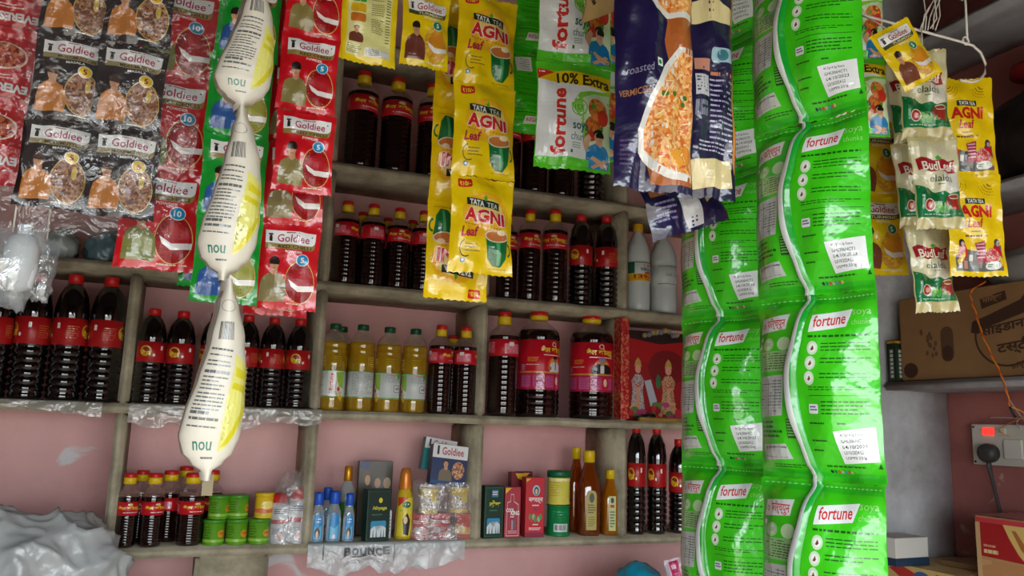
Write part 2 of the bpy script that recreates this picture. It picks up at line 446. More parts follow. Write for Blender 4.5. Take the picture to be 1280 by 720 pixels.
# ------------------------------------------------------------------ sachets
class Pouch:
    """pillow of printed film, w x h x t, lying in the local x-z plane with its front towards -y, top edge at z = 0"""
    def __init__(s, w, h, t, seal=.06, side=.05, wr=.0012, seed=0, shrink=.05, jag=.0007, pw=.6, asym=False):
        s.asym = asym
        s.w, s.h, s.t, s.seal, s.side, s.wr, s.seed, s.shrink, s.jag, s.pw = w, h, t, seal, side, wr, seed, shrink, jag, pw
    def B(s, a, b):
        x = min(1, abs(a) / (1 - s.side)); y = min(1, abs(b) / (1 - 2 * s.seal))
        if s.asym: return (1 - x ** 4 if a < 0 else 1 - x * x) * (1 - y * y) ** .5
        return (1 - x * x) ** s.pw * (1 - y * y) ** .5
    def at(s, u, v, sgn=-1, lift=0.0):
        if s.asym: u = u * 1.30 if u < .33 else .429 + (u - .33) * .852
        a, b = 2 * u - 1, 2 * v - 1
        B = s.B(a, b); q = s.seed * 1.7
        wx = 1 - s.shrink * (1 - b * b)
        x = a * s.w / 2 * wx
        y = sgn * (s.t / 2) * B
        wob = s.wr * (math.sin(5 * a + 3.1 * b + q) + .7 * math.sin(9 * a - 4 * b + 2.3 * q) + .6 * math.sin(3 * a + 11 * b + q))
        pin = .9 * s.wr * math.sin(13 * a + q) * max(0, abs(b) - .45)
        y += (wob + pin) + sgn * (lift + .00012)
        z = (b - 1) * s.h / 2 + .25 * s.wr * math.sin(4 * a + q)
        return (x, y, z)
    def mesh(s, front, back=None, nu=20, nv=28):
        mb = MB()
        def jag(p, j, i):
            if j in (0, nv): return (p[0], p[1], p[2] + (s.jag if i % 2 else -s.jag))
            return p
        vs = []; fs = []; W = nu + 1; n = W * (nv + 1)
        for sg in (-1, 1):
            for j in range(nv + 1):
                for i in range(W): vs.append(jag(s.at(i / nu, j / nv, sg), j, i))
        for k in range(2):
            for j in range(nv):
                for i in range(nu):
                    a = k * n + j * W + i; q = (a, a + 1, a + W + 1, a + W)
                    fs.append(q if k == 0 else q[::-1])
        mb.add(vs[:n], fs[:nu * nv], front)
        mb.add(vs[n:], [tuple(i - n for i in f) for f in fs[nu * nv:]], back or front)
        return mb.mesh('sachet')
    def print(s, cell=None, nu=20, nv=28):
        return Print(snap(lambda u, v, h: s.at(u, v, -1, h), nu, nv), (100 / nu, 100 / nv))

DG = {}       # design name -> (w, h, pouch mesh, print mesh, extra meshes)
WHITE = (238, 238, 236)
def bowl(p, cx, cy, rx, ry, stuff, heap, rim=(240, 236, 232)):
    if stuff is heap: p.ell(cx, cy, rx, ry, film((214, 178, 96))); p.ell(cx, cy, rx - 1.4, ry - 1.0, stuff); p.ell(cx + 8, cy - 9, 4, 8, film((214, 180, 80)), 12); p.ell(cx - 8, cy + 4, 6, 5, film((120, 60, 44)), 12); return
    p.ell(cx, cy, rx, ry, film((214, 178, 96)))
    p.ell(cx, cy, rx - 1.4, ry - 1.0, stuff)
    p.ell(cx + 3, cy - ry * .12, rx * .74, ry * .52, heap, 20, 150, 390)
    p.poly([(cx - rx * .75, cy - ry * .1), (cx - rx * .1, cy + ry * .18), (cx + rx * .98, cy + ry * .1), (cx + rx * .95, cy + ry * .36), (cx - rx * .1, cy + ry * .44), (cx - rx * .55, cy + ry * .22)], film(rim))
def spice(name, w, h, base, sweater, stuff, heap, badge, num, numc, line2, seed, gold=(150, 128, 70), l2c=(60, 40, 10), nfont=(170, 30, 80)):
    P = Pouch(w, h, .011, .05, .06, .0011, seed); p = P.print()
    F_ = film(base)
    p.rrect(11, 9, 92, 30, film(gold), 9, 6, '0010')
    p.rrect(11, 8, 92, 24, film(WHITE), 9, 6, '0010')
    p.txt('Goldiee', 30, 12, 82, 21.5, film(nfont), .012, .05)
    p.rect(16, 12, 23, 14, film((40, 30, 30))); p.ell(19.5, 15.5, 2.4, 1.5, film((70, 50, 45)), 10); p.rect(17, 16.5, 22, 22, film((40, 30, 30)))
    p.lines(44, 9.2, 66, 11, 1, film((150, 60, 80)), 2, .7, 4)
    p.ell(86, 13, 1.2, 1, film((40, 60, 120)), 8)
    p.txt(line2[0], 32, 25.2, 86, 29, film(l2c), .02)
    if len(line2) > 1: p.txt(line2[1], 44, 31.5, 72, 34.5, film(WHITE), .02)
    bowl(p, 71, 68, 25, 25, stuff, heap)
    p.man(8, 40, 50, 92, sweater, hair=(74, 50, 40) if sum(base) < 120 else (40, 28, 24))
    p.ell(73, 42, 10.5, 7, film(WHITE)); p.ell(73, 42, 9.4, 6.3, film(badge))
    p.txt(num, 68 if len(num) > 1 else 70, 38.8, 78 if len(num) > 1 else 76, 45.4, film(numc), .03)
    p.lines(52, 93, 90, 95.4, 1, film((230, 220, 200)), seed, .5, 5)
    DG[name] = (w, h, P.mesh(F_), p.obj(), [])
CHILI = food((150, 14, 22), (190, 26, 30), (120, 8, 16), 900)
CHILIH = food((176, 20, 30), (190, 24, 34), (160, 14, 24), 2500)
MEAT = food((150, 92, 62), (190, 140, 90), (96, 56, 42), 420)
CORI = food((150, 150, 60), (176, 172, 84), (112, 118, 40), 1400)
CORIH = food((158, 158, 66), (168, 166, 76), (150, 148, 60), 3000)
TURM = food((214, 160, 20), (196, 132, 16), (226, 178, 50), 300)
TURMH = food((214, 140, 30), (206, 128, 24), (220, 150, 40), 3000)
spice('meat', .064, .0885, (38, 25, 24), (196, 122, 48), MEAT, MEAT, (238, 196, 30), '5', (120, 20, 30), ('MEAT/MUTTON', 'MASALA'), 1, (150, 134, 92))
spice('chili10', .080, .106, (204, 22, 32), (132, 136, 72), CHILI, CHILIH, (30, 142, 196), '10', WHITE, ('RED CHILLI', 'POWDER'), 2)
spice('chili5', .061, .0860, (204, 20, 32), (142, 128, 74), CHILI, CHILIH, (30, 142, 196), '5', WHITE, ('RED CHILLI', 'POWDER'), 3)
spice('chili5b', .066, .092, (206, 22, 34), (142, 128, 84), CHILI, CHILIH, (30, 142, 196), '5', WHITE, ('RED CHILLI', 'POWDER'), 8)
spice('coriander', .066, .0885, (22, 148, 46), (46, 86, 150), CORI, CORIH, (196, 72, 130), '5', WHITE, ('CORIANDER', 'POWDER'), 4)
spice('turmeric', .058, .088, (238, 206, 12), (112, 58, 46), TURM, TURMH, (20, 140, 90), '5', WHITE, ('TURMERIC', 'POWDER'), 5, (70, 76, 40), (230, 220, 180), (176, 44, 66))
spice('turmeric2', .071, .101, (240, 204, 12), (126, 70, 50), TURM, TURMH, (20, 140, 90), '5', WHITE, ('TURMERIC', 'POWDER'), 6, (70, 76, 40), (230, 220, 180), (176, 44, 66))

def turmeric_back():
    P = Pouch(.066, .092, .010, .05, .05, .0011, 7); p = P.print(); ink = film((120, 116, 70))
    p.rect(13, 4, 90, 92, film((226, 222, 150)))
    for k, c in enumerate(((60, 166, 40), (222, 176, 30), (208, 116, 40))): p.rrect(18, 14 + k * 13, 44, 25 + k * 13, film(c), 3)
    p.lines(54, 8, 76, 20, 5, ink, 3); p.lines(54, 24, 76, 40, 6, ink, 4); p.lines(54, 44, 76, 64, 8, ink, 5); p.lines(80, 16, 88, 74, 16, ink, 6, .4, 2)
    p.man(17, 56, 42, 76, (112, 60, 46)); p.lines(15, 79, 42, 90, 5, ink, 8)
    p.rect(46, 82, 88, 92, film((222, 222, 210))); p.bars(74, 83, 87, 91, film((60, 60, 60)), 12); p.lines(47, 83, 70, 91, 4, film((110, 110, 130)), 9, .6, 4)
    DG['turmeric_back'] = (.066, .092, P.mesh(film((238, 208, 20))), p.obj(), [])
turmeric_back()

def agni():
    w, h = .080, .118
    P = Pouch(w, h, .016, .05, .05, .0016, 9); p = P.print()
    Y = film((246, 208, 8)); R = film((214, 30, 34)); K = film((36, 50, 34)); Wt = film(WHITE); G = film((14, 112, 56))
    p.ell(55, 40, 38, 24, film((246, 186, 30)), 26); p.ell(58, 36, 26, 13, film((248, 216, 120)), 24)
    p.rrect(11, 3, 32, 12, R, 2); p.txt('₹10/-', 14, 4.8, 30, 10.5, film((250, 224, 60)), .03)
    p.poly([(24, 23), (76, 26), (76, 34), (24, 31)], K)
    p.txt('TATA', 28, 24.4, 51, 30.8, Wt, .035, 0, 0, .06); p.txt('TEA', 55, 27, 73, 32, Wt, .0, 0, 0, .06)
    p.poly([(50, 23), (54, 19), (56, 24), (53, 26)], film((90, 170, 50)))
    p.txt('AGNI', 19, 33, 86, 48, Wt, .075, 0, 0, .05); p.txt('AGNI', 20, 33.5, 85, 47.5, R, .045, 0, 0, .05)
    for k in range(12): p.rect(21 + k * 5, 50 + k * .25, 24 + k * 5, 51 + k * .25, film((196, 120, 20)))
    p.txt('Leaf', 14, 54, 44, 65, film((196, 30, 70)), .03, .25, 0, -.05)
    p.ring(24, 76, 10, 9, 1.2, K, 16, 60, 250); p.lines(22, 71, 46, 81, 3, film((150, 120, 20)), 3, .35, 4)
    p.ell(20, 88, 4, 2.6, film((70, 130, 180)), 12); p.ell(20, 88, 2, 1.4, Wt, 10)
    p.poly([(54, 60), (92, 64), (88, 84), (80, 92), (68, 91), (60, 84)], G)
    p.poly([(72, 68), (78, 68), (78, 90), (74, 90)], film((80, 172, 110)))
    p.ring(92, 74, 6, 7, 2, G, 14, -90, 90)
    p.ell(73, 61, 20, 6.4, film((226, 214, 190))); p.ell(73, 61, 17.6, 5.2, film((206, 120, 60)))
    p.ell(80, 57, 7, 3, film((246, 226, 190)), 14)
    p.lines(62, 93.5, 90, 95, 1, film((170, 140, 20)), 5)
    DG['agni'] = (w, h, P.mesh(Y), p.obj(), [])
agni()
def agni_art():
    w, h = .073, .132
    P = Pouch(w, h, .012, .045, .05, .0016, 10); p = P.print()
    Y = film((244, 206, 10)); R = film((206, 28, 34)); K = film((36, 46, 36)); Wt = film(WHITE); br = film((120, 70, 20))
    for k in range(4):
        for cx, a0 in ((18, 5), (80, 80)):
            for q in range(9): p.ell(cx + (5 + 4.5 * k) * math.cos(math.radians(a0 + q * 11)), 9 + (3 + 3 * k) * math.sin(math.radians(a0 + q * 11)), .8, .5, br, 6)
    p.rect(32, 24, 68, 29.5, K); p.txt('TATA TEA', 35, 25, 66, 28.6, Wt, .03)
    p.txt('AGNI', 21, 30.5, 79, 43, R, .045); p.txt('Leaf', 32, 44, 60, 53, film((200, 30, 60)), .02, .2)
    p.lines(38, 56, 58, 58, 1, br, 3); p.lines(28, 60, 66, 63, 1, br, 4, .6, 5)
    p.poly([(9, 80), (30, 74), (50, 84), (70, 78), (92, 70), (92, 95), (9, 95)], film((104, 104, 104)))
    for fx, c1, c2, sg in ((20, (196, 60, 50), (226, 178, 140), 1), (84, (206, 30, 40), (170, 150, 140), -1)):
        p.poly([(fx - 8 * sg, 88), (fx - 5 * sg, 70), (fx + 3 * sg, 67), (fx + 12 * sg, 78), (fx - 4 * sg, 92)], film(c1))
        p.poly([(fx - 9 * sg, 85), (fx + 4 * sg, 76), (fx + 6 * sg, 80), (fx - 6 * sg, 92)], film((226, 196, 40)))
        p.ell(fx, 68, 5, 4, film((50, 40, 60)), 12); p.ell(fx + 1, 69, 3, 2.6, film(c2), 10)
    p.ell(72, 82, 14, 9, food((200, 40, 50), (230, 120, 120), (220, 200, 190), 700))
    p.poly([(44, 68), (60, 66), (58, 80), (62, 86), (46, 87), (47, 79)], film((176, 40, 76)))
    for k in range(5): p.rect(46, 68.5 + k * 3.2, 58, 69.8 + k * 3.2, film((240, 190, 200)))
    p.rect(13, 87, 19, 92, Wt); p.rect(22, 85, 30, 93, film((200, 150, 130))); p.rect(33, 79, 40, 85, film((220, 214, 206)))
    p.ell(74, 90, 13, 4, Wt); p.lines(64, 88.5, 84, 92, 2, film((40, 130, 80)), 6, .5, 3)
    DG['agni_art'] = (w, h, P.mesh(Y), p.obj(), [])
agni_art()

ORANGE_FOOD = food((222, 120, 40), (236, 160, 70), (176, 80, 24), 260)
def soya_front(name, extra, seed):
    w, h = .088, .120
    P = Pouch(w, h, .019, .055, .03, .0014, seed); p = P.print()
    G = film((92, 206, 40)); Wt = film((240, 242, 240)); R = film((222, 50, 34)); T = film((18, 112, 110)); K = film((30, 30, 20))
    p.rect(1, 8, 99, 90, Wt)
    p.poly([(44, 40), (56, 28), (99, 22), (99, 88), (72, 88), (60, 70), (58, 54)], film((140, 214, 70)))
    p.poly([(58, 34), (76, 28), (99, 26), (99, 90), (84, 90), (68, 74), (62, 54)], film((214, 232, 190)))
    p.ell(80, 42, 14, 10, ORANGE_FOOD); p.ell(76, 58, 13, 9, ORANGE_FOOD); p.ell(88, 50, 8, 8, film((206, 50, 30)), 14); p.ell(72, 68, 8, 5, film((200, 60, 40)), 12)
    p.poly([(70, 40), (74, 37), (77, 42), (73, 44)], film((80, 150, 30))); p.poly([(82, 60), (87, 57), (88, 63), (84, 64)], film((80, 150, 30)))
    p.txt('fortune', 18, 26 if extra else 12, 37, 88, R, .035, 0, 90)
    p.txt('soya', 46, 58, 68, 67, T, .02); p.txt('chunks', 44, 67, 70, 74, T, .0)
    p.lines(46, 76, 58, 82, 3, film((150, 170, 160)), 4, .4, 3)
    p.ring(55, 43, 10, 7.4, 1.4, film((120, 196, 70))); p.txt('15X', 49, 40.5, 61, 45.5, film((80, 160, 60)), .01)
    p.rect(44, 83, 47, 86, film((40, 120, 60)))
    p.man(66, 62, 98, 98, (24, 128, 190), (214, 166, 130), (30, 22, 20), True)
    p.poly([(60, 74), (68, 66), (72, 70), (66, 84)], film((214, 166, 130)))
    p.rect(1, 90, 99, 98, G); p.man(70, 64, 98, 97, (24, 128, 190), (214, 166, 130), (30, 22, 20), True)
    if extra:
        p.poly([(1, 8), (99, 8), (99, 23), (28, 20), (1, 18)], film((244, 204, 10)))
        p.poly([(1, 7), (24, 9), (1, 18)], R); p.txt('10% Extra', 26, 10, 98, 21, K, .03)
        p.lines(3, 9.5, 12, 12, 1, Wt, 3, .6, 2)
    else:
        p.lines(46, 10, 60, 13, 1, film((120, 190, 90)), 2, .6, 3)
    DG[name] = (w, h, P.mesh(G), p.obj(), [])
soya_front('soya', False, 11); soya_front('soya_extra', True, 12)

def soya_back(name, w, h, seed, t=.046):
    P = Pouch(w, h, t, .05, .03, .0012, seed, .04, .0005, .75, True); p = P.print(None, 26, 34)
    G = film((64, 204, 22), .3); dk = film((22, 92, 18)); K = film((24, 40, 20)); Wt = film((240, 242, 242)); Gr = film((196, 202, 196)); R = film((214, 40, 36))
    pale = film((150, 226, 120))
    p.rect(1, 1, 99, 5.5, film((46, 190, 30))); p.rect(1, 95, 99, 99, film((46, 190, 30)))
    for k in range(24): p.rect(3 + k * 4, 2.2, 5 + k * 4, 2.8, pale)
    # right panel
    p.poly([(47, 12), (80, 9.5), (76, 19), (45, 21.5)], Wt); p.txt('fortune', 49, 12.6, 75, 19, R, .012, 0, 0, -.06)
    p.txt('soya', 80, 10, 95, 14, pale, 0); p.txt('chunks', 80, 15, 95, 18, pale, 0)
    p.lines(45, 23.2, 94, 24.6, 1, dk, 2, .8, 14)
    for k, (cx, cy) in enumerate(((49, 30), (47.5, 38), (46.5, 46))):
        p.ell(cx, cy, 4.6, 3.7, film((206, 228, 196))); p.ell(cx, cy, 3, 2.4, film((232, 240, 226)), 14)
        p.poly([(cx - 1.5, cy + 1), (cx + .5, cy - 1.5), (cx + 1.5, cy + .5), (cx, cy + 1.4)], film((120, 60, 50)))
        p.lines(56, cy - 2.6, 94, cy + (2.8 if k == 0 else 1.4), 3 if k == 0 else 2, dk, 5 + k, .32, 7)
    p.lines(45, 50.5, 94, 53, 2, dk, 9, .4, 10); p.rect(45, 55, 95, 55.3, dk)
    p.rrect(44, 59.5, 53, 64.5, Wt, 1); p.lines(45, 60.6, 52, 63.6, 2, film((90, 90, 140)), 3, .5, 2)
    p.lines(56, 58, 92, 66, 4, dk, 12, .35, 8); p.lines(44, 69, 62, 70.4, 1, dk, 13, .6, 6); p.lines(68, 69, 76, 70.4, 1, dk, 14, .6, 3)
    p.poly([(64, 73.5), (95, 71), (97, 88.5), (68, 90)], Wt)
    for k, t in enumerate(('45.7g+4.3g Extra', 'GH0306HCT1', '04/10/2023', '03/10/2024 L2', 'USP₹0.22/g')):
        p.txt(t, 69 + k * .4, 74.6 + k * 2.9, 88 + (k % 3) * 1.6 - 2, 76.4 + k * 2.9, K, .008, 0, 0, -.03)
    p.lines(44, 78, 58, 80, 1, dk, 17, .4, 5); p.lines(44, 83, 56, 85, 1, dk, 18, .4, 5)
    p.poly([(95, 92), (98.5, 92), (97, 89.3)], dk); p.lines(52, 91, 86, 92.2, 1, dk, 19, .7, 9)
    for k, c in enumerate(((20, 30, 60), (30, 130, 60), (190, 60, 60), (190, 170, 150), (60, 160, 190), (200, 70, 110), (220, 200, 120))): p.ell(54 + k * 2.9, 94.3, 1.2, .9, film(c), 9)
    # left panel
    p.poly([(5, 12), (27, 10.5), (25, 19), (3, 20.5)], Wt); p.txt('फॉर्च्यून', 10, 11.8, 24.5, 19.2, R, .012); p.ring(7, 16.4, 1.6, 1.4, .6, R, 12)
    p.rect(3.5, 22.5, 6, 24.7, Wt); p.ell(12, 27, 4.6, 3.6, film((170, 216, 150))); p.ell(24, 27, 5, 3.8, film((190, 222, 170))); p.ell(12, 27, 3.2, 2.6, film((200, 228, 186)), 14)
    p.txt('15X', 9.8, 26, 14.2, 28, film((110, 170, 90)))
    p.rect(2, 31, 29, 42, film((150, 196, 130))); p.lines(2.5, 32, 28.5, 41.5, 7, film((70, 90, 60)), 21, .45, 8)
    p.poly([(2, 45), (24, 44), (23, 66), (2, 67)], Gr); p.lines(3, 47, 22.5, 65, 11, film((110, 116, 116)), 23, .35, 4)
    p.rect(12, 46, 12.4, 66, film((110, 116, 116))); p.rect(17.5, 46, 17.9, 66, film((110, 116, 116)))
    p.lines(2, 69, 22, 79, 4, dk, 25, .5, 6); p.rect(25, 68, 30, 78, dk); p.lines(25.4, 68.5, 29.6, 77.5, 6, film((120, 200, 100)), 27, .5, 3)
    p.poly([(3, 82), (23, 81), (26, 89), (5, 90.5)], Gr); p.bars(5.5, 82.5, 23.5, 88.5, film((40, 50, 50)), 18)
    p.lines(12, 92, 32, 94.4, 2, dk, 29, .4, 7)
    # folded back seam with a white edge
    fb = MB(); Wf = plain((236, 242, 240), .4); Gd = film((16, 150, 40), .3)
    def fin(t): return .37 - .085 * math.sin(PI * min(1, max(0, (t - .04) / .92))) ** .9 + .012 * math.sin(9 * t)
    n = 36; rows = []
    for j in range(n + 1):
        t = j / n; u = fin(t); q = lambda du, l: P.at(u + du, 1 - t, -1, l)
        rows.append([q(.070, .0004), q(.058, .0030), q(.030, .0046), q(-.006, .0052), q(-.010, .0040), q(.006, .0020), q(.03, .0004)])
    vs = [v for r_ in rows for v in r_]; k = 7
    fs_g = [(j * k + i, j * k + i + 1, (j + 1) * k + i + 1, (j + 1) * k + i) for j in range(n) for i in (0, 1)]
    fs_w = [(j * k + i, j * k + i + 1, (j + 1) * k + i + 1, (j + 1) * k + i) for j in range(n) for i in (2, 3, 4, 5)]
    fb.add(vs, fs_g, Gd); fb.add(vs, fs_w, Wf)
    DG[name] = (w, h, P.mesh(G, None, 26, 34), p.obj(), [('back_seam', fb.mesh('back_seam'))])
soya_back('soya_back', .104, .150, 13); soya_back('soya_back_small', .088, .120, 15, .016)

def everest():
    w, h = .075, .088
    P = Pouch(w, h, .012, .05, .05, .0013, 16); p = P.print(); Wt = film(WHITE)
    p.txt('EVEREST', 30, 62, 97, 74, Wt, .05, 0, 180); p.lines(40, 50, 80, 58, 2, film((240, 200, 190)), 3)
    p.ell(58, 24, 34, 20, film((240, 200, 180))); p.ell(58, 24, 31, 17.5, food((190, 60, 30), (220, 130, 70), (140, 20, 20), 260))
    p.rect(1, 80, 99, 82, film((150, 10, 20)))
    DG['everest'] = (w, h, P.mesh(film((200, 18, 26))), p.obj(), [])
everest()

def budleaf():
    w, h = .061, .114
    P = Pouch(w, h, .014, .05, .04, .0018, 17, .06); p = P.print(); Rr = film((160, 24, 34)); C = film((226, 220, 190)); G = film((20, 120, 66)); G2 = film((70, 160, 60))
    p.rect(2, 4, 98, 62, film((214, 206, 170)))
    p.poly([(2, 52), (20, 56), (40, 62), (60, 60), (98, 58), (98, 88), (2, 88)], G)
    p.poly([(60, 36), (98, 44), (98, 60), (70, 63), (50, 58)], film((226, 222, 206)))
    p.poly([(10, 24), (22, 22), (40, 27), (60, 25), (74, 28), (90, 26), (86, 32), (91, 40), (70, 41), (52, 38), (34, 40), (18, 36), (12, 37), (16, 30)], Rr)
    p.poly([(46, 24), (52, 21), (60, 24), (52, 27)], G2)
    p.txt('BudLeaf', 20, 27, 84, 37.5, film((244, 236, 220)), .02, 0, 0, .02)
    p.txt('elaichi', 32, 42.5, 78, 50, film((30, 70, 50)), .008, 0, 0, .02); p.lines(46, 52.5, 60, 53.8, 1, film((60, 90, 70)), 3, .7, 3)
    p.poly([(10, 62), (26, 56), (46, 66), (54, 76), (34, 74), (18, 70)], film((16, 96, 48)))
    for k in range(9): p.ell(38 + (k * 7) % 34, 74 + (k * 3) % 8, 6, 2.6, G2 if k % 2 else film((120, 180, 80)), 12)
    p.ring(26, 75, 11, 6.6, 1.5, film((240, 220, 200))); p.ell(26, 75, 9, 5.4, Rr); p.ell(26, 75, 5, 3, film((210, 150, 130)), 12)
    p.poly([(64, 66), (90, 67), (85, 82), (70, 81)], film((170, 50, 40))); p.ell(77, 66.6, 13, 2.8, film((236, 226, 210))); p.ell(77, 66.6, 11, 2, film((150, 70, 40)))
    p.poly([(56, 72), (64, 64), (70, 72), (62, 79)], film((130, 60, 40)))
    p.lines(14, 84.5, 92, 86.2, 1, film((190, 220, 200)), 6, .6, 12)
    DG['budleaf'] = (w, h, P.mesh(film((196, 182, 128)), film((196, 182, 128))), p.obj(), [])
budleaf()

def vermicelli():
    w, h = .083, .225
    P = Pouch(w, h, .030, .03, .03, .0025, 18, .04); p = P.print(5.0)
    NOOD = food((226, 150, 70), (244, 200, 136), (206, 104, 36), 330); Pu = film((30, 22, 64)); Wt = film((222, 218, 212)); Or = film((170, 92, 40))
    p.poly([(58, 3), (98, 3), (98, 97), (46, 97), (40, 90), (30, 80), (44, 62), (64, 44), (58, 34), (62, 26)], Or)
    p.poly([(36, 3), (40, 14), (46, 20), (62, 24), (98, 22), (98, 3)], Wt); p.poly([(42, 3), (46, 13), (52, 18), (66, 21), (98, 19), (98, 3)], NOOD)
    p.poly([(76, 37), (57, 46), (38, 60), (24, 76), (27, 85), (46, 92), (71, 95), (96, 95), (98, 36)], Wt)
    p.poly([(80, 39), (62, 48), (44, 61), (31, 76), (34, 83), (50, 89), (72, 92), (97, 92), (98, 39)], NOOD)
    rgx = random.Random(4)
    for k in range(18): p.ell(rgx.uniform(46, 92), rgx.uniform(56, 88), 3.2, 1.2, film(((70, 120, 40), (230, 110, 30), (246, 190, 90))[k % 3]), 9)
    p.ell(74, 86, 10, 4, film((240, 160, 50)), 12); p.ell(88, 84, 8, 4, film((232, 140, 40)), 12)
    for k in range(34):
        x, y = rgx.uniform(46, 86), rgx.uniform(50, 86); dx, dy = rgx.uniform(-10, 10), rgx.uniform(-5, 5)
        p.poly([(x, y), (x + dx, y + dy), (x + dx + 1.0, y + dy + .4), (x + 1.0, y + .4)], film((250, 222, 176)))
    p.txt('roasted', 12, 48, 40, 51.5, film((150, 144, 170)), .0, .1, 0, -.06); p.txt('VERMICELLI', 4, 58.5, 40, 61.5, film((170, 116, 76)), .02, 0, 0, -.07)
    p.rect(46, 43, 54, 47, film((230, 240, 230))); p.ell(50, 45, 2.6, 1.1, film((30, 120, 60)), 10)
    p.lines(6, 80, 24, 92, 6, film((92, 70, 110)), 7, .4, 4)
    DG['vermicelli'] = (w, h, P.mesh(Pu), p.obj(), [])
    w, h = .076, .256
    P = Pouch(w, h, .030, .03, .03, .0025, 19, .05); p = P.print(5.0)
    p.lines(34, 4, 95, 16, 7, film((150, 140, 190)), 3, .4, 6)
    p.poly([(30, 20), (60, 16), (94, 20), (94, 27), (60, 28), (30, 30)], film((222, 204, 150)))
    p.rrect(60, 39, 92, 45, film((150, 180, 190)), 4, 2); p.ell(76, 42, 8, 2.4, film((60, 120, 130)), 12)
    p.rect(34, 44, 58, 49, film((190, 130, 110))); p.rect(34, 51, 56, 60, film((200, 200, 204))); p.lines(36, 52, 54, 59, 5, film((60, 60, 80)), 8, .5, 3)
    p.bars(34, 62, 54, 68, film((150, 150, 170)), 10)
    p.lines(58, 52, 94, 78, 12, film((176, 170, 200)), 11, .35, 4); p.lines(60, 49, 92, 51, 1, film((200, 120, 90)), 12, .7, 3)
    p.lines(40, 78, 94, 83, 3, film((190, 180, 206)), 13, .4, 7)
    p.poly([(28, 86), (92, 84), (95, 95), (34, 97)], film((222, 204, 150)))
    p.poly([(95, 3), (99, 3), (99, 90), (95, 84)], film((220, 140, 50)))
    DG['vermicelli_back'] = (w, h, P.mesh(film((28, 22, 58))), p.obj(), [])
    w, h = .100, .115
    P = Pouch(w, h, .02, .03, .03, .0025, 21, .03); p = P.print(5.0)
    p.poly([(34, 20), (50, 20), (68, 96), (46, 97)], film((214, 214, 220)))
    p.poly([(58, 20), (97, 20), (97, 70), (74, 78)], film((222, 204, 150)))
    p.rect(8, 52, 34, 60, film((196, 120, 70))); p.lines(10, 66, 36, 88, 4, film((150, 140, 190)), 4, .4, 4)
    DG['vermicelli_end'] = (w, h, P.mesh(film((28, 24, 68))), p.obj(), [])
vermicelli()

STRING = plain((214, 208, 196), .8)
def strip(name, label, designs, px, py, z, rotz=0.0, scale=1.0, tilt=0.0, cord=None, cat='sachet strip', seed=1, sway=1.0, group=None, flip=False, up=0):
    """a chain of sachets hanging straight down; its upper seam is at pixel (px, py), depth z; designs run from the top"""
    top = at(px, py, z)
    for d in designs[:up]: top.z += DG[d][1] * scale * .998
    t = thing(name, label, cat, top, (0, tilt, rotz), group)
    rgs = random.Random(seed); zz = 0.0
    for d in designs:
        w, h, me, pr, extra = DG[d]
        s = inst('sachet', me, t, (rgs.uniform(-.0015, .0015) * sway, 0, zz)); s.scale = (scale,) * 3
        s.rotation_euler = (rgs.uniform(-.05, .05) * sway, rgs.uniform(-.012, .012) * sway, rgs.uniform(-.05, .05) * sway)
        if flip:
            s.rotation_euler = (PI, 0, PI); s.location.z = zz - h * scale
        inst('print', pr, s)
        for en, em in extra: inst(en, em, s)
        zz -= h * scale * .998
    if cord:
        b = MB(); q = (Matrix.Rotation(rotz, 3, 'Z') @ Matrix.Rotation(tilt, 3, 'Y')).inverted() @ (Vector((top.x + cord[0], cord[1] if cord[1] is not None else top.y, cord[2])) - top)
        b.tube([(0, 0, -.006), q * .5, q], .0009, STRING, 6); b.build('hanging_string', t)
    return t

# ------------------------------------------------------------------ rails that carry the hanging goods
STEEL = plain((150, 146, 140), .45, .8)
YR, ZR = .87, 2.36
rail = thing('hanging_rail', 'thin steel rail carrying the row of hanging sachet strips', 'rail', (0, YR, ZR))
b = MB(); b.tube([(-.42, 0, 0), (1.05, 0, 0)], .005, STEEL, 10); b.build('rod', rail)
for x in (-.35, .35, 1.0):
    b = MB(); b.tube([(x, 0, 0), (x, 0, ZC - ZR)], .0015, STEEL, 6); b.build('hanger_wire', rail)
NR = math.radians(-69)
def cord(dx=0, y=YR, z=ZR): return (dx, y, z)
C0 = cord()
ev = strip('sachet_strip', 'red spice sachets with upside-down lettering at the far left edge', ['everest'] * 3, 13, -38, .86, 0, .9, 0, C0, seed=2)
dk1 = strip('sachet_strip', 'dark brown meat masala sachet strip beside the far-left red one', ['meat'] * 3, 92, 47, .80, 0, 1, 0, C0, seed=3, up=1)
dk2 = strip('sachet_strip', 'dark brown meat masala sachet strip next to the red sachets marked 10', ['meat'] * 3, 171, 58, .80, 0, 1, 0, C0, seed=4, up=1)
strip('sachet_strip', 'red chilli powder sachets with blue 10 badges behind the dark strips', ['chili10'] * 3, 217, 98, .87, 0, 1, 0, C0, seed=5, up=1)
strip('sachet_strip', 'green coriander sachet strip with pink 5 badges behind the cream pouches', ['coriander'] * 4, 297, 171, .84, 0, 1, 0, C0, seed=6, up=2)
strip('sachet_strip', 'second green sachet strip, mostly hidden, with only its edge showing', ['coriander'] * 4, 281, 160, .91, 0, 1.04, 0, C0, seed=7, up=2)
strip('sachet_strip', 'red chilli sachet strip with blue 5 badges hanging in front of its pair', ['chili5'] * 3, 391, 46, .85, 0, 1, 0, C0, seed=8, up=1)
strip('sachet_strip', 'longer red chilli sachet strip hanging behind the shorter one', ['chili5b'] * 4, 371, 180, .88, 0, 1, 0, C0, seed=9, up=2)
strip('sachet_strip', 'red sachet strip of which only the lowest edge peeks out', ['chili5b'] * 4, 359, 189, .92, 0, 1.04, 0, C0, seed=10, up=2)
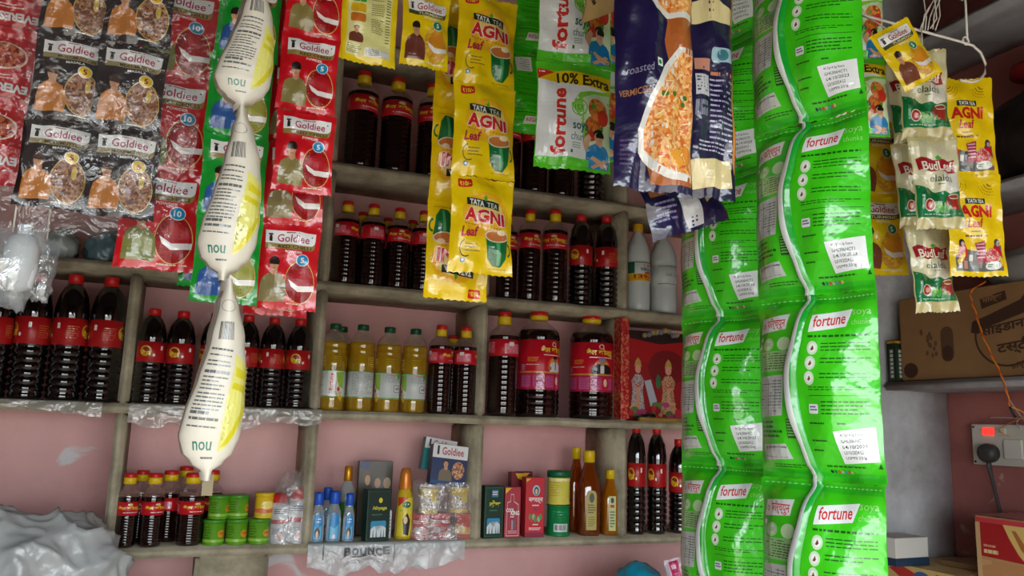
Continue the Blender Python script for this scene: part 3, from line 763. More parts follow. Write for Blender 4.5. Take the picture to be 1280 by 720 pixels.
strip('sachet_strip', 'yellow turmeric sachets showing their pale printed back', ['turmeric_back'] * 2, 463, -17, .90, 0, 1, 0, C0, seed=11, up=1)
strip('sachet_strip', 'yellow turmeric sachet showing a man in a brown jumper, beside tea sachets', ['turmeric'] * 2, 535, -3, .94, 0, 1, 0, C0, seed=12, up=1)
strip('tea_sachet_strip', 'yellow tea sachets with green cups hanging in front of the upside-down ones', ['agni'] * 3, 607, 108, .985, 0, 1, 0, C0, seed=13, up=1)
strip('tea_sachet_strip', 'yellow tea sachets hanging upside down behind the upright ones', ['agni'] * 4, 580, 140, 1.05, 0, 1.06, 0, C0, seed=14, up=2, flip=True)
strip('sachet_strip', 'dark-lit green sachet backs behind the white soya packets', ['soya_back_small'] * 3, 678, 66, 1.10, 0, 1, 0, C0, seed=15, up=2, flip=True)
strip('sachet_strip', 'white and green soya chunk packets with a 10% extra banner', ['soya', 'soya_extra'], 718, 82, .885, -.14, 1, 0, C0, seed=16, up=1, sway=.5)
strip('sachet_strip', 'white soya packets peeking out at the edge of the 10% extra packet', ['soya', 'soya'], 737, 78, .95, -.14, 1, 0, C0, seed=17, up=1)
strip('noodle_packet', 'purple vermicelli packet with a large bowl of orange noodles', ['vermicelli'], 818, -36, .70, -.12, .885, 0, cord(0, YR), 'packet', seed=18, sway=.4)
strip('noodle_packet', 'dark blue vermicelli packet back with cream windows beside the green strips', ['vermicelli_back'], 874, -46, .735, -.2, .87, 0, cord(0, YR), 'packet', seed=19, sway=.4)
strip('noodle_packet', 'blue vermicelli packet whose lower end slants out below the others', ['vermicelli_end'], 824, 166, .765, -.1, .86, -.36, cord(0, YR), 'packet', seed=20, sway=.4)

# second rail, running out towards the street, for the two long green strips
p1, p2 = at(906, 582, .80), at(1025, 601, .638)
d = (p2 - p1); d.z = 0; d.normalize()
rail2 = thing('hanging_rail', 'thin steel rail carrying the two long green soya strips', 'rail', (p1.x, p1.y, ZR))
b = MB(); b.tube([-d * .12, d * .34], .005, STEEL, 10); b.build('rod', rail2)
for k in (-.1, .12):
    b = MB(); b.tube([d * k, d * k + Vector((0, 0, ZC - ZR))], .0015, STEEL, 6); b.build('hanger_wire', rail2)
strip('sachet_strip', 'long green soya sachet strip seen from the back beside the blue packets', ['soya_back'] * 6, 906, 582, .80, NR, 1, 0, (0, None, ZR), seed=21, up=4, sway=.35)
strip('sachet_strip', 'nearest long green soya sachet strip, bright daylight along its edge', ['soya_back'] * 6, 1025, 601, .638, NR, 1, 0, (0, None, ZR), seed=22, up=4, sway=.35)

# white wire hanger with the goods at the right
YH = at(1200, 60, .98).y
WIRE = plain((226, 222, 214), .4)
hang = thing('wire_hanger', 'white bent wire hanger with a curled end above the yellow tea sachets', 'hanger', aty(1140, 35, YH))
h0 = Vector(hang.location)
def hp(px, py, dy=0): return aty(px, py, YH + dy) - h0
b = MB()
pts = [hp(1040, 8), hp(1075, 18), hp(1140, 35.5), hp(1204, 53), hp(1216, 57), hp(1226, 66), hp(1232, 80), hp(1231, 92), hp(1224, 100), hp(1214, 103), hp(1200, 100)]
b.tube(pts, .0016, WIRE, 8); b.build('rod', hang)
b = MB()
for k in range(13): pass
c = hp(1207, 51); ring = [c + Vector((.005 * math.cos(a), 0, .005 * math.sin(a))) for a in [2 * PI * k / 14 for k in range(15)]]
b.tube(ring, .0013, WIRE, 6, False); b.build('eye', hang)
b = MB(); b.tube([hp(1209, 50), hp(1207, 8), Vector((hp(1207, 8).x, hp(1207, 8).y, ZC - h0.z))], .0014, WIRE, 6); b.build('hook_stem', hang)
b = MB(); b.tube([hp(1085, 20), hp(1062, 0), Vector((hp(1062, 0).x - .03, hp(1062, 0).y, ZC - h0.z))], .0009, STRING, 6); b.build('hanging_string', hang)
kn = thing('string_tangle', 'loose tangle of white string tied above the wire hanger', 'string', aty(1156, 36, YH))
k0 = Vector(kn.location); rgk = random.Random(8)
for k in range(7):
    q0 = aty(1150 + k * 3.2, 38 - rgk.uniform(0, 3), YH - .004) - k0; q3 = aty(1172 + rgk.uniform(-16, 10), -6 - rgk.uniform(0, 25), YH - .004 + rgk.uniform(-.01, .01)) - k0
    m1 = q0.lerp(q3, .3) + Vector((rgk.uniform(-.006, .008), 0, .0)); m2 = q0.lerp(q3, .7) + Vector((rgk.uniform(-.012, .012), 0, .004))
    b = MB(); b.tube([q0, m1, m2, q3, q3 + Vector((rgk.uniform(-.02, .03), 0, rgk.uniform(-.02, .06)))], .0008, STRING, 5); b.build('strand', kn)
b = MB(); b.tube([q3, q3 + Vector((0, 0, ZC - q3.z - k0.z))], .0009, STRING, 5); b.build('strand', kn)
b = MB(); b.tube([aty(1152, 38, YH - .004) - k0, aty(1153, 60, YH - .004) - k0], .0008, STRING, 5); b.build('strand', kn)

strip('sachet_strip', 'soya packets with a man in blue, half hidden behind the bright green strip', ['soya', 'soya_extra'], 1070, 73, .985, -.35, .84, 0, (0, None, ZC), seed=23, up=1)
strip('sachet_strip', 'yellow turmeric sachet strip beside the bright green strip edge', ['turmeric2'] * 2, 1093, 246, 1.10, -.3, 1.08, -.03, (0, None, ZC), seed=24, up=1)
strip('sachet_strip', 'cream and green cardamom tea packets hanging in front, under the yellow flap', ['budleaf'] * 2, 1157, 172, .945, -.38, .97, -.05, (0, None, aty(1150, 38, YH).z), seed=25, up=1)
strip('sachet_strip', 'cream and green cardamom tea packets hanging lower, behind the front pair', ['budleaf'] * 3, 1138, 283, 1.02, -.30, .97, -.09, (0, None, aty(1110, 27, YH).z), seed=26, up=2)
strip('tea_sachet_strip', 'yellow tea sachets with street drawings hanging from the curled wire end', ['agni_art'] * 2, 1211, 219, 1.0, -.40, .97, -.03, None, seed=27, up=1)
fl = strip('spice_sachet', 'single yellow turmeric sachet folded over the wire hanger at an angle', ['turmeric2'], 1110, 34, .88, -.30, .72, -.55, (0, YH, aty(1112, 28, YH).z), 'sachet', seed=28, sway=.3)

# cream pillow pouches twisted edge-on
def cream_pouch():
    H = .152
    prof = [(0, .004, .020), (.05, .005, .021), (.12, .009, .022), (.3, .0145, .023), (.5, .0185, .0235), (.68, .0220, .022), (.78, .0228, .020), (.86, .0195, .017), (.92, .0120, .015), (.955, .0045, .014), (1.0, .0035, .013)]
    def prf(t):
        for (a, x, y), (b_, x2, y2) in zip(prof, prof[1:]):
            if t <= b_:
                k = (t - a) / (b_ - a); k = k * k * (3 - 2 * k); return x + (x2 - x) * k, y + (y2 - y) * k
        return prof[-1][1:]
    def loft(u, t, lift=0.0):
        ax, by = prf(t); th = 2 * PI * u + .12 * math.sin(6 * t)
        wr = 1 + .03 * math.sin(3 * th + 5 * t)
        tw = .003 * math.sin(5 * t)
        return ((ax * wr + lift) * math.cos(th) + tw, (by * wr * .8 + lift) * math.sin(th), -H * t)
    mb = MB(); mb.grid(lambda u, v: loft(u, v), 32, 40, plain((220, 212, 196), .32, bump=.25, bscale=70), closed=True)
    me = mb.mesh('pouch')
    # print on the side towards the camera (angle 180..360 deg -> u .5..1)
    p = Print(snap(lambda u, v, h: loft(.5 + .5 * u, 1 - v, h), 16, 40), (6.25, 2.5), .0003)
    g = film((176, 178, 172), .3); ink = film((96, 100, 100)); gy = film((150, 138, 124), .35)
    p.poly([(1, 6), (22, 6), (18, 30), (14, 60), (12, 80), (20, 96), (1, 96)], gy)
    p.poly([(62, 38), (92, 44), (96, 62), (86, 72), (70, 84), (62, 86), (70, 70), (60, 60)], film((226, 220, 120)))
    p.poly([(64, 44), (90, 48), (88, 51), (66, 49)], film((214, 200, 40))); p.poly([(64, 52), (88, 54), (86, 57), (64, 55)], film((214, 200, 40)))
    p.poly([(84, 64), (92, 62), (72, 82), (64, 84)], film((214, 200, 40)))
    p.ring(44, 14, 18, 3, 1.2, ink, 18)
    p.bars(30, 22, 56, 31, film((70, 74, 78)), 14)
    for k, (y, n, bo) in enumerate(((35, 1, .5), (38, 1, .4), (41, 2, .4), (46, 1, .8), (49, 4, .4), (57, 5, .4), (66, 1, .8), (69, 1, .7), (73, 1, .4))): p.lines(22, y, 56, y + n * 1.9, n, ink, 30 + k, bo, 5, .03)
    p.txt('nou', 32, 81, 54, 85.5, film((20, 120, 100)), .01, 0, 180); p.lines(40, 88.5, 58, 89.8, 1, ink, 4, .7, 3)
    return me, p.obj()
CP, CPP = cream_pouch()
ctop = at(318, -26, .69)
cp = thing('pouch_strip', 'cream twisted pouches hanging in a chain in front of the green sachets', 'pouch strip', ctop)
zz = 0
for k in range(3):
    s = inst('pouch', CP, cp, (.0, 0, zz)); s.rotation_euler = (0, 0, (.15, -.1, .1)[k]); s.scale = (1, 1, (.80, .955, 1.03)[k]); inst('print', CPP, s)
    zz -= .152 * s.scale[2] * .992
b = MB(); b.box(-.0045, -.0010, zz - .013, .0035, .0010, zz + .003, plain((120, 104, 62), .35)); b.build('seal_tail', cp, False)
b = MB(); b.tube([(0, 0, -.004), (0, (YR - ctop.y) * .5, (ZR - ctop.z) * .5), (0, YR - ctop.y, ZR - ctop.z)], .0009, STRING, 6); b.build('hanging_string', cp)

# clear plastic sleeves and bags
def sheet(name, label, cn, z, amp, mat, nu=36, nv=40, seed=0, bag=0.0, cat='plastic bag', freq=(18, 26), hang=True):
    """crumpled plastic between four corner points (tl, tr, br, bl) on the vertical plane y = z; bag > 0 adds a second, rear skin"""
    P = [aty(x, y, z) for x, y in cn]; c = (P[0] + P[1]) * .5
    t = thing(name, label, cat, c); nrm = (P[1] - P[0]).cross(P[3] - P[0]).normalized()
    if nrm.y > 0: nrm = -nrm
    sd = Vector((seed * 3.1, seed * 1.7, seed))
    def fn(sg):
        def g(u, v):
            p = P[0].lerp(P[1], u).lerp(P[3].lerp(P[2], u), v)
            q = p * freq[0] + sd
            n1 = noise.noise(q) * amp + abs(noise.noise(p * freq[1] * 1.6 + sd)) * amp * .7 + abs(noise.noise(p * 75 + sd)) * amp * .22
            e = (4 * u * (1 - u)) ** .5 * (4 * v * (1 - v)) ** .5
            edge = Vector((noise.noise(Vector((v * 7, seed, 3))) * .004 * (1 if u in (0, 1) else 0), 0, noise.noise(Vector((u * 9, seed, 9))) * .005 * (1 if v in (0, 1) else 0)))
            return p + nrm * (sg * bag * e + n1) + edge - c
        return g
    b = MB(); b.grid(fn(1), nu, nv, mat); b.build('front_film', t)
    if bag:
        b = MB(); b.grid(fn(-1), nu, nv, mat); b.build('rear_film', t)
    if hang:
        b = MB(); q = Vector((c.x, YR, ZR)) - c; b.tube([(0, 0, -.004), q * .5, q], .0009, STRING, 6); b.build('hanging_string', t)
    return t
CLEAR = clear_film('clear_film', .085, .045, (235, 240, 240), 60, 1.0, .03)
CLEARB = clear_film('clear_bag_film', .18, .10, (214, 222, 226), 40, .8, .20)
sheet('plastic_sleeve', 'clear crinkled plastic sleeve around the two dark brown sachet strips', [(40, -30), (292, -22), (214, 300), (24, 292)], min(dk1.location.y, dk2.location.y) - .024, .009, CLEAR, 60, 70, seed=1)
sheet('plastic_sleeve', 'clear plastic sleeve over the red sachets at the far left edge', [(-60, -30), (56, -28), (28, 292), (-70, 290)], ev.location.y - .024, .008, CLEAR, seed=2)
bg1 = sheet('plastic_bag', 'small clear plastic bag holding a white round pack below the far-left sachets', [(-30, 282), (62, 288), (30, 392), (-24, 378)], ev.location.y - .070, .006, CLEARB, seed=3, bag=.022)
bg2 = sheet('plastic_bag', 'small flat clear plastic bag in front of the large ribbed bottles', [(40, 286), (78, 306), (60, 380), (22, 372)], ev.location.y + .02, .004, CLEARB, seed=4, bag=.008)
# white round pack inside the first bag
q = aty(26, 326, ev.location.y - .072); wp = thing('white_pack', 'white round pack inside the small clear plastic bag', 'pack', q)
b = MB(); b.lathe([(.002, -.03), (.012, -.026), (.015, -.01), (.015, .01), (.012, .022), (.004, .026)], plain((226, 230, 232), .4), 20, True, True); b.build('body', wp)
b = MB(); b.lathe([(.006, .024), (.0065, .034), (.002, .036)], plain((206, 210, 214), .4), 14, True, True); b.build('cap', wp)

# strip of brown cardboard poking in at the top
cb = thing('cardboard_flap', 'torn brown cardboard flap hanging over the white soya packets', 'cardboard', at(748, 0, .82))
KRAFT = plain((186, 152, 96), .8, vary=.15, vscale=60)
def cpt(px, py, dy): p = at(px, py, .82) - Vector(cb.location); return (p.x, p.y + dy, p.z)
b = MB(); out = [(736, -60), (774, -60), (772, 12), (752, 20), (727, 29), (733, 6)]
vs = [cpt(x, y, 0) for x, y in out] + [cpt(x, y, .0025) for x, y in out]; n = len(out)
b.add(vs, [tuple(range(n)), tuple(range(n, 2 * n))[::-1]] + [(i, i + n, (i + 1) % n + n, (i + 1) % n) for i in range(n)], KRAFT); b.build('sheet', cb, False)
p = Print(lambda u, v, h: cpt(730 + 44 * u, 24 - 40 * v, -.0004 - h), 30)
p.ring(22, 30, 9, 12, 4, film((70, 50, 30)), 12, 30, 300); p.ring(42, 22, 8, 12, 4, film((70, 50, 30)), 12, 160, 420); p.poly([(20, 44), (30, 40), (34, 52), (26, 58)], film((70, 50, 30)))
inst('print', p.obj(), cb)
b = MB(); q0 = Vector(cpt(756, -58, .001)); q = Vector((cb.location.x, YR, ZR)) - Vector(cb.location); b.tube([q0, q0.lerp(q, .5), q], .0009, STRING, 6); b.build('hanging_string', cb)

# ------------------------------------------------------------------ bottles
OIL = plain((26, 7, 5), .08, spec=.9, coat=.5)
COLA = plain((12, 6, 6), .07, spec=1.0, coat=.8)
NECK = clear_film('clear_bottle_plastic', .14, .06, (196, 150, 140), 5, .1, .22)
YCAP = plain((226, 190, 20), .35); RCAP = plain((196, 26, 26), .35); GCAP = plain((14, 74, 44), .35)
RED = plain((196, 26, 40), .3); PINKL = plain((214, 60, 84), .3)
SUNOIL = tinted('sunflower_oil', (238, 206, 70), (214, 176, 36), .42, .12)
CLEARN = clear_film('clear_oil_bottle_plastic', .16, .05, (220, 216, 190), 5, .1, .12)
MILK = plain((198, 204, 202), .22, bump=.25, bscale=50)
def knurl(r, z0, z1, m, n=36):
    b = MB(); vs = []; fs = []
    for z in (z0, z1):
        for i in range(n): rr = r * (1 - (.035 if i % 2 else 0)); a = 2 * PI * i / n; vs.append((rr * math.cos(a), rr * math.sin(a), z))
    for i in range(n): fs.append((i, (i + 1) % n, (i + 1) % n + n, i + n))
    for i in range(n): a = 2 * PI * i / n; vs.append((r * .9 * math.cos(a), r * .9 * math.sin(a), z1 + (z1 - z0) * .12))
    for i in range(n): fs.append((i + n, (i + 1) % n + n, (i + 1) % n + 2 * n, i + 2 * n))
    fs.append(tuple(range(2 * n, 3 * n))); fs.append(tuple(range(n))[::-1])
    b.add(vs, fs, m); return b
def band(r, z0, z1, m, n=64):
    b = MB(); b.lathe([(r - .0006, z0), (r, z0 + .0003), (r, z1 - .0003), (r - .0006, z1)], m, n); return b
def wrapped(r, z0, z1, span):
    """print surface round a bottle label; the artwork covers `span` radians centred on the front"""
    return lambda u, v, h: ((r + h) * math.sin((u - .5) * span), -(r + h) * math.cos((u - .5) * span), z0 + (z1 - z0) * v)
TY = {}
def rings(prof, z0, z1, n, r, d):
    s = (z1 - z0) / n
    for k in range(n):
        z = z0 + s * k; prof += [(r - d, z), (r, z + s * .22), (r, z + s * .78), (r - d, z + s * .98)]
YEL = film((240, 206, 40), .3); WH = film((236, 232, 228), .3)
def logo(p, x, y, k=1.0):
    p.ell(x + 10 * k, y - 10 * k, 4 * k, 9 * k, film((222, 206, 150), .3), 14)
    p.txt('बैल कोल्हू', x - 9 * k, y, x + 29 * k, y + 34 * k, YEL, .035)
def mk_oil(nm, H, R, zl, zn, la, lb_, rc):
    """dark oil bottle: liquid to zl, clear neck to zn, label la..lb, then a yellow ring and a red cap"""
    pf = [(.001, .001), (R * .8, 0), (R * .93, H * .012), (R * .985, H * .04)]; rings(pf, H * .055, la - H * .015, 10, R, R * .024)
    pf += [(R * .985, la - H * .008), (R * .985, lb_ + H * .008), (R, lb_ + H * .02), (R, zl - .002), (R * .97, zl), (.001, zl + .0001)]
    b = MB(); b.lathe(pf, OIL, 32); body = b.mesh('body')
    b = MB(); b.lathe([(R, zl + .0004), (R * .98, zl + (zn - zl) * .2), (R * .86, zl + (zn - zl) * .45), (R * .6, zl + (zn - zl) * .75), (rc * .85, zl + (zn - zl) * .95), (rc * .8, zn), (rc * .8, zn + .004)], NECK, 28); neck = b.mesh('neck')
    zm = zn + (H - zn) * .58
    c1 = knurl(rc, zn, zm - .0003, YCAP).mesh('cap_ring'); b = MB(); b.lathe([(rc * .96, zm), (rc * .98, zm + .0005), (rc * .95, H - .002), (rc * .85, H), (.001, H + .0002)], RCAP, 24); c2 = b.mesh('cap')
    lb = band(R * 1.008, la, lb_, RED).mesh('label')
    p = Print(wrapped(R * 1.008, la, lb_, PI * 1.9), (2.0, 100), .0003)
    logo(p, 40, 30); p.rect(3, 26, 24, 84, film((226, 110, 128), .3)); p.rect(8, 16, 14, 40, WH); p.lines(4, 46, 22, 78, 4, film((250, 214, 214), .3), 3, .4, 4); p.rect(74, 16, 97, 84, film((222, 80, 100), .3)); p.lines(75, 20, 96, 80, 6, film((246, 190, 190), .3), 5, .35, 4)
    p.rect(70, 30, 72, 66, WH); p.rect(85, 24, 88, 76, WH); p.lines(40, 76, 68, 84, 1, WH, 7, .6, 6)
    TY[nm] = (H, R, [('body', body, []), ('neck', neck, []), ('cap_ring', c1, []), ('cap', c2, []), ('label', lb, [('print', p.obj())])])
mk_oil('oil', .26, .036, .198, .227, .146, .188, .0165)
mk_oil('oil_small', .185, .030, .126, .158, .080, .114, .0185)
def mk_ribbed():
    H, R = .245, .038
    pf = [(.001, .003), (.020, .002), (.029, 0), (.035, .004), (.037, .012)]; rings(pf, .016, .100, 6, .038, .0046)
    pf += [(.0370, .103), (.0370, .160), (.038, .164), (.0375, .176), (.0325, .203), (.024, .217), (.0155, .226), (.0135, .229), (.0135, .234), (.001, .2345)]
    b = MB(); b.lathe(pf, COLA, 32); body = b.mesh('body')
    cap = knurl(.0165, .2295, .2435, RCAP).mesh('cap')
    b = MB(); b.lathe([(.0142, .2265), (.0175, .2268), (.0175, .2285), (.0142, .2288)], RCAP, 24); cr = b.mesh('neck_ring')
    lb = band(.0376, .106, .158, plain((176, 24, 28), .3)).mesh('label')
    p = Print(wrapped(.0376, .106, .158, PI * 1.9), (2.0, 100), .0003)
    for sx in (0, 50):
        p.ell(26 + sx, 46, 7, 26, film((214, 176, 50), .3), 16); p.ell(26 + sx, 46, 5, 20, film((150, 40, 20), .3), 14); p.txt('बैल', 20 + sx, 40, 33 + sx, 70, YEL, .03)
        p.ell(36 + sx, 66, 1.6, 7, WH, 10); p.lines(4 + sx, 30, 16 + sx, 80, 6, film((206, 110, 60), .3), 4 + sx, .35, 3)
    p.rect(44, 20, 47, 40, WH)
    TY['ribbed'] = (H, R, [('body', body, []), ('cap', cap, []), ('neck_ring', cr, []), ('label', lb, [('print', p.obj())])])
mk_ribbed()
def mk_jar(nm, design):
    H, R = .305, .063
    pf = [(.001, .004), (.04, .002), (.054, 0), (.060, .005), (.0625, .016)]; rings(pf, .020, .072, 3, .063, .0025)
    pf += [(.0622, .076), (.0622, .222), (.063, .226), (.0625, .234), (.060, .244), (.0555, .2505), (.001, .251)]
    b = MB(); b.lathe(pf, OIL, 40); body = b.mesh('body')
    b = MB(); b.lathe([(.0553, .2512), (.046, .259), (.035, .268), (.027, .275), (.0235, .279), (.0225, .284), (.0225, .292)], NECK, 32); neck = b.mesh('neck')
    c1 = knurl(.0275, .281, .2925, YCAP, 48).mesh('cap_ring'); b = MB(); b.lathe([(.0265, .2927), (.0268, .2935), (.0262, .3035), (.024, .305), (.001, .3052)], RCAP, 28); c2 = b.mesh('cap')
    lb = band(.0630, .078, .220, plain((206, 24, 44), .28)).mesh('label')
    p = Print(wrapped(.0630, .078, .220, PI), (3, 100), .0004)
    p.rect(0, 64, 100, 67, film((214, 150, 60), .3)); p.rect(0, 67, 100, 100, film((186, 30, 70), .3))
    for k in range(5): p.rect(6 + k * 19, 72, 21 + k * 19, 95, film((206, 90, 150), .3)); p.lines(7 + k * 19, 73, 20 + k * 19, 94, 7, film((170, 30, 80), .3), k, .4, 4)
    p.rect(58, 71, 70, 94, film((206, 24, 44), .3)); p.ell(64, 82, 3, 8, film((236, 214, 190), .3), 14)
    p.ring(58, 9, 4, 5, 1.2, film((236, 222, 190), .3)); p.txt('बैल कोल्हू', 36, 13, 80, 29, YEL, .035); p.rect(40, 30, 78, 31.6, WH)
    p.lines(16, 36, 32, 46, 3, film((236, 150, 40), .3), 9, .45, 3); p.lines(14, 50, 34, 53, 1, WH, 4, .4, 4); p.rect(5, 50, 12, 62, film((190, 110, 140), .3))
    p.ell(60, 49, 13, 15, film((226, 90, 40), .3)); p.ell(60, 47, 9, 11, film((240, 150, 60), .3))
    if design == 0: p.man(50, 33, 72, 64, (226, 226, 228), (176, 124, 96), (30, 22, 20)); p.poly([(60, 46), (62, 46), (61.6, 60), (60.2, 60)], film((40, 50, 70), .3)); p.ell(50, 57, 3.4, 4, film((176, 124, 96), .3), 12)
    else:
        p.man(44, 33, 76, 64, (24, 24, 32), (186, 136, 110), (70, 90, 120)); p.poly([(56, 46), (62, 46), (62, 63), (56, 63)], WH); p.poly([(56, 46.5), (62, 48), (62, 46.5), (56, 48)], film((20, 20, 26), .3)); p.rect(54, 33.5, 64, 37, film((120, 150, 190), .3))
    TY[nm] = (H, R, [('body', body, []), ('neck', neck, []), ('cap_ring', c1, []), ('cap', c2, []), ('label', lb, [('print', p.obj())])])
mk_jar('jar', 0); mk_jar('jar2', 1)
def mk_sun():
    H, R = .25, .037
    pf = [(.001, .005), (.022, .003), (.030, 0), (.035, .004), (.0365, .012), (.0352, .022), (.0370, .030), (.0362, .036), (.0362, .118), (.0372, .122), (.0368, .158), (.0345, .163), (.0365, .169), (.0362, .174), (.034, .179), (.036, .185), (.0355, .193), (.0345, .1965), (.001, .197)]
    b = MB(); b.lathe(pf, SUNOIL, 32); body = b.mesh('body')
    b = MB(); b.lathe([(.0345, .1972), (.033, .204), (.028, .214), (.020, .224), (.0145, .229), (.0138, .233), (.0138, .238)], CLEARN, 28); neck = b.mesh('neck')
    cap = knurl(.0165, .2335, .248, GCAP).mesh('cap')
    lb = band(.0368, .038, .114, plain((206, 212, 208), .3)).mesh('label')
    p = Print(wrapped(.0368, .038, .114, PI * 2), (2, 100), .0003)
    G = film((70, 160, 40), .3)
    p.rect(0, 0, 100, 3, G); p.rect(0, 96, 100, 99.5, G)
    # front panel centred at 50: name, sunflower swirl
    p.rect(40, 3, 62, 96, WH); p.txt('fortune', 42, 12, 47, 76, film((206, 40, 36), .3), .03, 0, 90)
    p.poly([(50, 8), (62, 4), (62, 70), (55, 60), (52, 40)], film((150, 196, 70), .3)); p.ring(66, 62, 16, 60, 5, film((226, 190, 40), .3), 18, 120, 215); p.ell(54, 70, 2, 8, film((200, 70, 40), .3), 12)
    p.lines(42, 80, 60, 92, 3, film((150, 156, 150), .3), 2, .4, 5)
    # side panels: fine print, F mark
    p.lines(6, 12, 34, 88, 13, film((140, 148, 150), .3), 3, .35, 7); p.lines(68, 16, 92, 40, 4, film((140, 148, 150), .3), 4, .35, 6)
    p.txt('fortune', 70, 6, 84, 13, film((206, 40, 36), .3), .02); p.poly([(84, 4), (93, 3), (86, 30)], G)
    p.rrect(80, 48, 90, 74, film((60, 90, 140), .3), 1.5, 4); p.rrect(80.6, 50, 89.4, 72, WH, 1.2, 3); p.txt('+F', 82, 54, 88.6, 68, film((40, 60, 110), .3), .04)
    b = MB(); dm = plain((236, 206, 90), .1)
    for sx in (-1.25, .05, 1.5):
        for i in range(6):
            for j in range(5):
                a = sx + (i - 2.5) * .115; z = .128 + j * .0062; rr = .0372
                b.add([(math.sin(a + dx) * (rr + o), -math.cos(a + dx) * (rr + o), z + dz) for dx, dz, o in ((-.03, 0, -.0004), (0, -.0018, -.0004), (.03, 0, -.0004), (0, .0018, -.0004), (0, 0, .0009))], [(0, 1, 4), (1, 2, 4), (2, 3, 4), (3, 0, 4)], dm)
    TY['sun'] = (H, R, [('body', body, []), ('neck', neck, []), ('cap', cap, []), ('label', lb, [('print', p.obj())]), ('embossed_dots', b.mesh('embossed_dots', False), [])])
mk_sun()
def mk_white():
    H, R = .26, .040
    pf = [(.001, .004), (.026, .002), (.034, 0), (.038, .006), (.0395, .02), (.0395, .075), (.0385, .079), (.0395, .083), (.0395, .145), (.0385, .149), (.0395, .153), (.0380, .172), (.033, .195), (.024, .215), (.0155, .228), (.0135, .232), (.0135, .240), (.001, .241)]
    b = MB(); n = 40; vs = []; fs = []
    for (r, z) in pf:
        for i in range(n):
            a = 2 * PI * i / n; k = 1 + (.05 * math.cos(12 * (a + 9 * (z - .153))) if .155 < z < .228 else 0); vs.append((r * k * math.cos(a), r * k * math.sin(a), z))
    for j in range(len(pf) - 1):
        for i in range(n): q = j * n + i; e = j * n + (i + 1) % n; fs.append((q, e, e + n, q + n))
    b.add(vs, fs, MILK); body = b.mesh('body')
    cap = knurl(.0165, .235, .257, plain((214, 160, 20), .4)).mesh('cap')
    lb = band(.0400, .086, .142, plain((206, 214, 206), .3)).mesh('label')
    p = Print(wrapped(.0400, .086, .142, PI), (3.5, 100), .0004)
    p.rect(0, 0, 100, 4, film((20, 70, 56))); p.rect(0, 4, 22, 60, film((30, 92, 70))); p.txt('VIKRAM', 36, 30, 84, 48, film((30, 90, 120)), .03); p.lines(46, 12, 78, 28, 2, film((190, 40, 40)), 2, .6, 3)
    p.ell(60, 58, 12, 9, film((206, 80, 50))); p.rect(0, 62, 100, 100, film((226, 180, 20))); p.txt('139/-', 20, 66, 76, 88, film((190, 40, 30)), .04); p.lines(24, 90, 76, 96, 1, film((80, 60, 20)), 3, .6, 6)
    TY['white'] = (H, R, [('body', body, []), ('cap', cap, []), ('label', lb, [('print', p.obj())])])
    lb2 = band(.0400, .086, .142, plain((196, 202, 200), .3)).mesh('label')
    p = Print(wrapped(.0400, .086, .142, PI), (3.5, 100), .0004); p.lines(20, 40, 60, 58, 3, film((150, 110, 110)), 5, .4, 4); p.rect(0, 0, 100, 3, film((60, 76, 70))); p.rect(0, 96, 100, 99, film((60, 76, 70)))
    TY['white2'] = (H, R, [('body', body, []), ('cap', cap, []), ('label', lb2, [('print', p.obj())])])
mk_white()
def bottle(kind, name, label, px, yt, yb, wpx, zs, dy=0.0, rot=0.0, group=None, cat='bottle'):
    H, R, parts = TY[kind]
    Y = YF + .010 + wpx * 2.2 / 2000 + dy
    c = aty(px, yb, Y); Z = depth(Vector((c.x, Y, zs)))
    sz = (yb - yt) * Z / 1000 * 1.0 / H; sx = wpx * Z / 1000 / (2 * R)
    Y = YF + .010 + R * sx + dy; c = aty(px, yb, Y)
    t = thing(name, label, cat, (c.x, Y, zs), (0, 0, rot), group); t.scale = (sx, sx, sz)
    for pn, me, subs in parts:
        o = inst(pn, me, t)
        if pn == 'embossed_dots': o['kind'] = 'stuff'
        for sn, sm in subs: inst(sn, sm, o)
    return t
ORD = ['first', 'second', 'third', 'fourth', 'fifth', 'sixth']
def row(kind, name, desc, where, items, zs, group):
    for k, it in enumerate(items):
        px, yt, yb, wd = it[:4]; rot = it[4] if len(it) > 4 else 0; kd = it[5] if len(it) > 5 else kind; dy = it[6] if len(it) > 6 else 0
        bottle(kd, name, '%s %s from the left %s' % (ORD[k], desc, where), px, yt, yb, wd, zs, dy, rot, group)
# top shelf
row('oil', 'oil_bottle', 'tall dark bottle', 'on the top shelf below the yellow turmeric sachets', [(449, 78, 208, 39, .4), (492, 88, 216, 39, .1), (537, 95, 222, 37, -.2)], ZS[0], 'dark bottles on the top shelf')
row('oil', 'oil_bottle', 'dark bottle', 'on the top shelf under the white soya packets', [(634, 116, 232, 32, .3), (667, 120, 238, 33, 0), (701, 124, 244, 33, .8), (738, 128, 250, 34, .2, 'ribbed')], ZS[0], 'dark bottles on the top shelf')
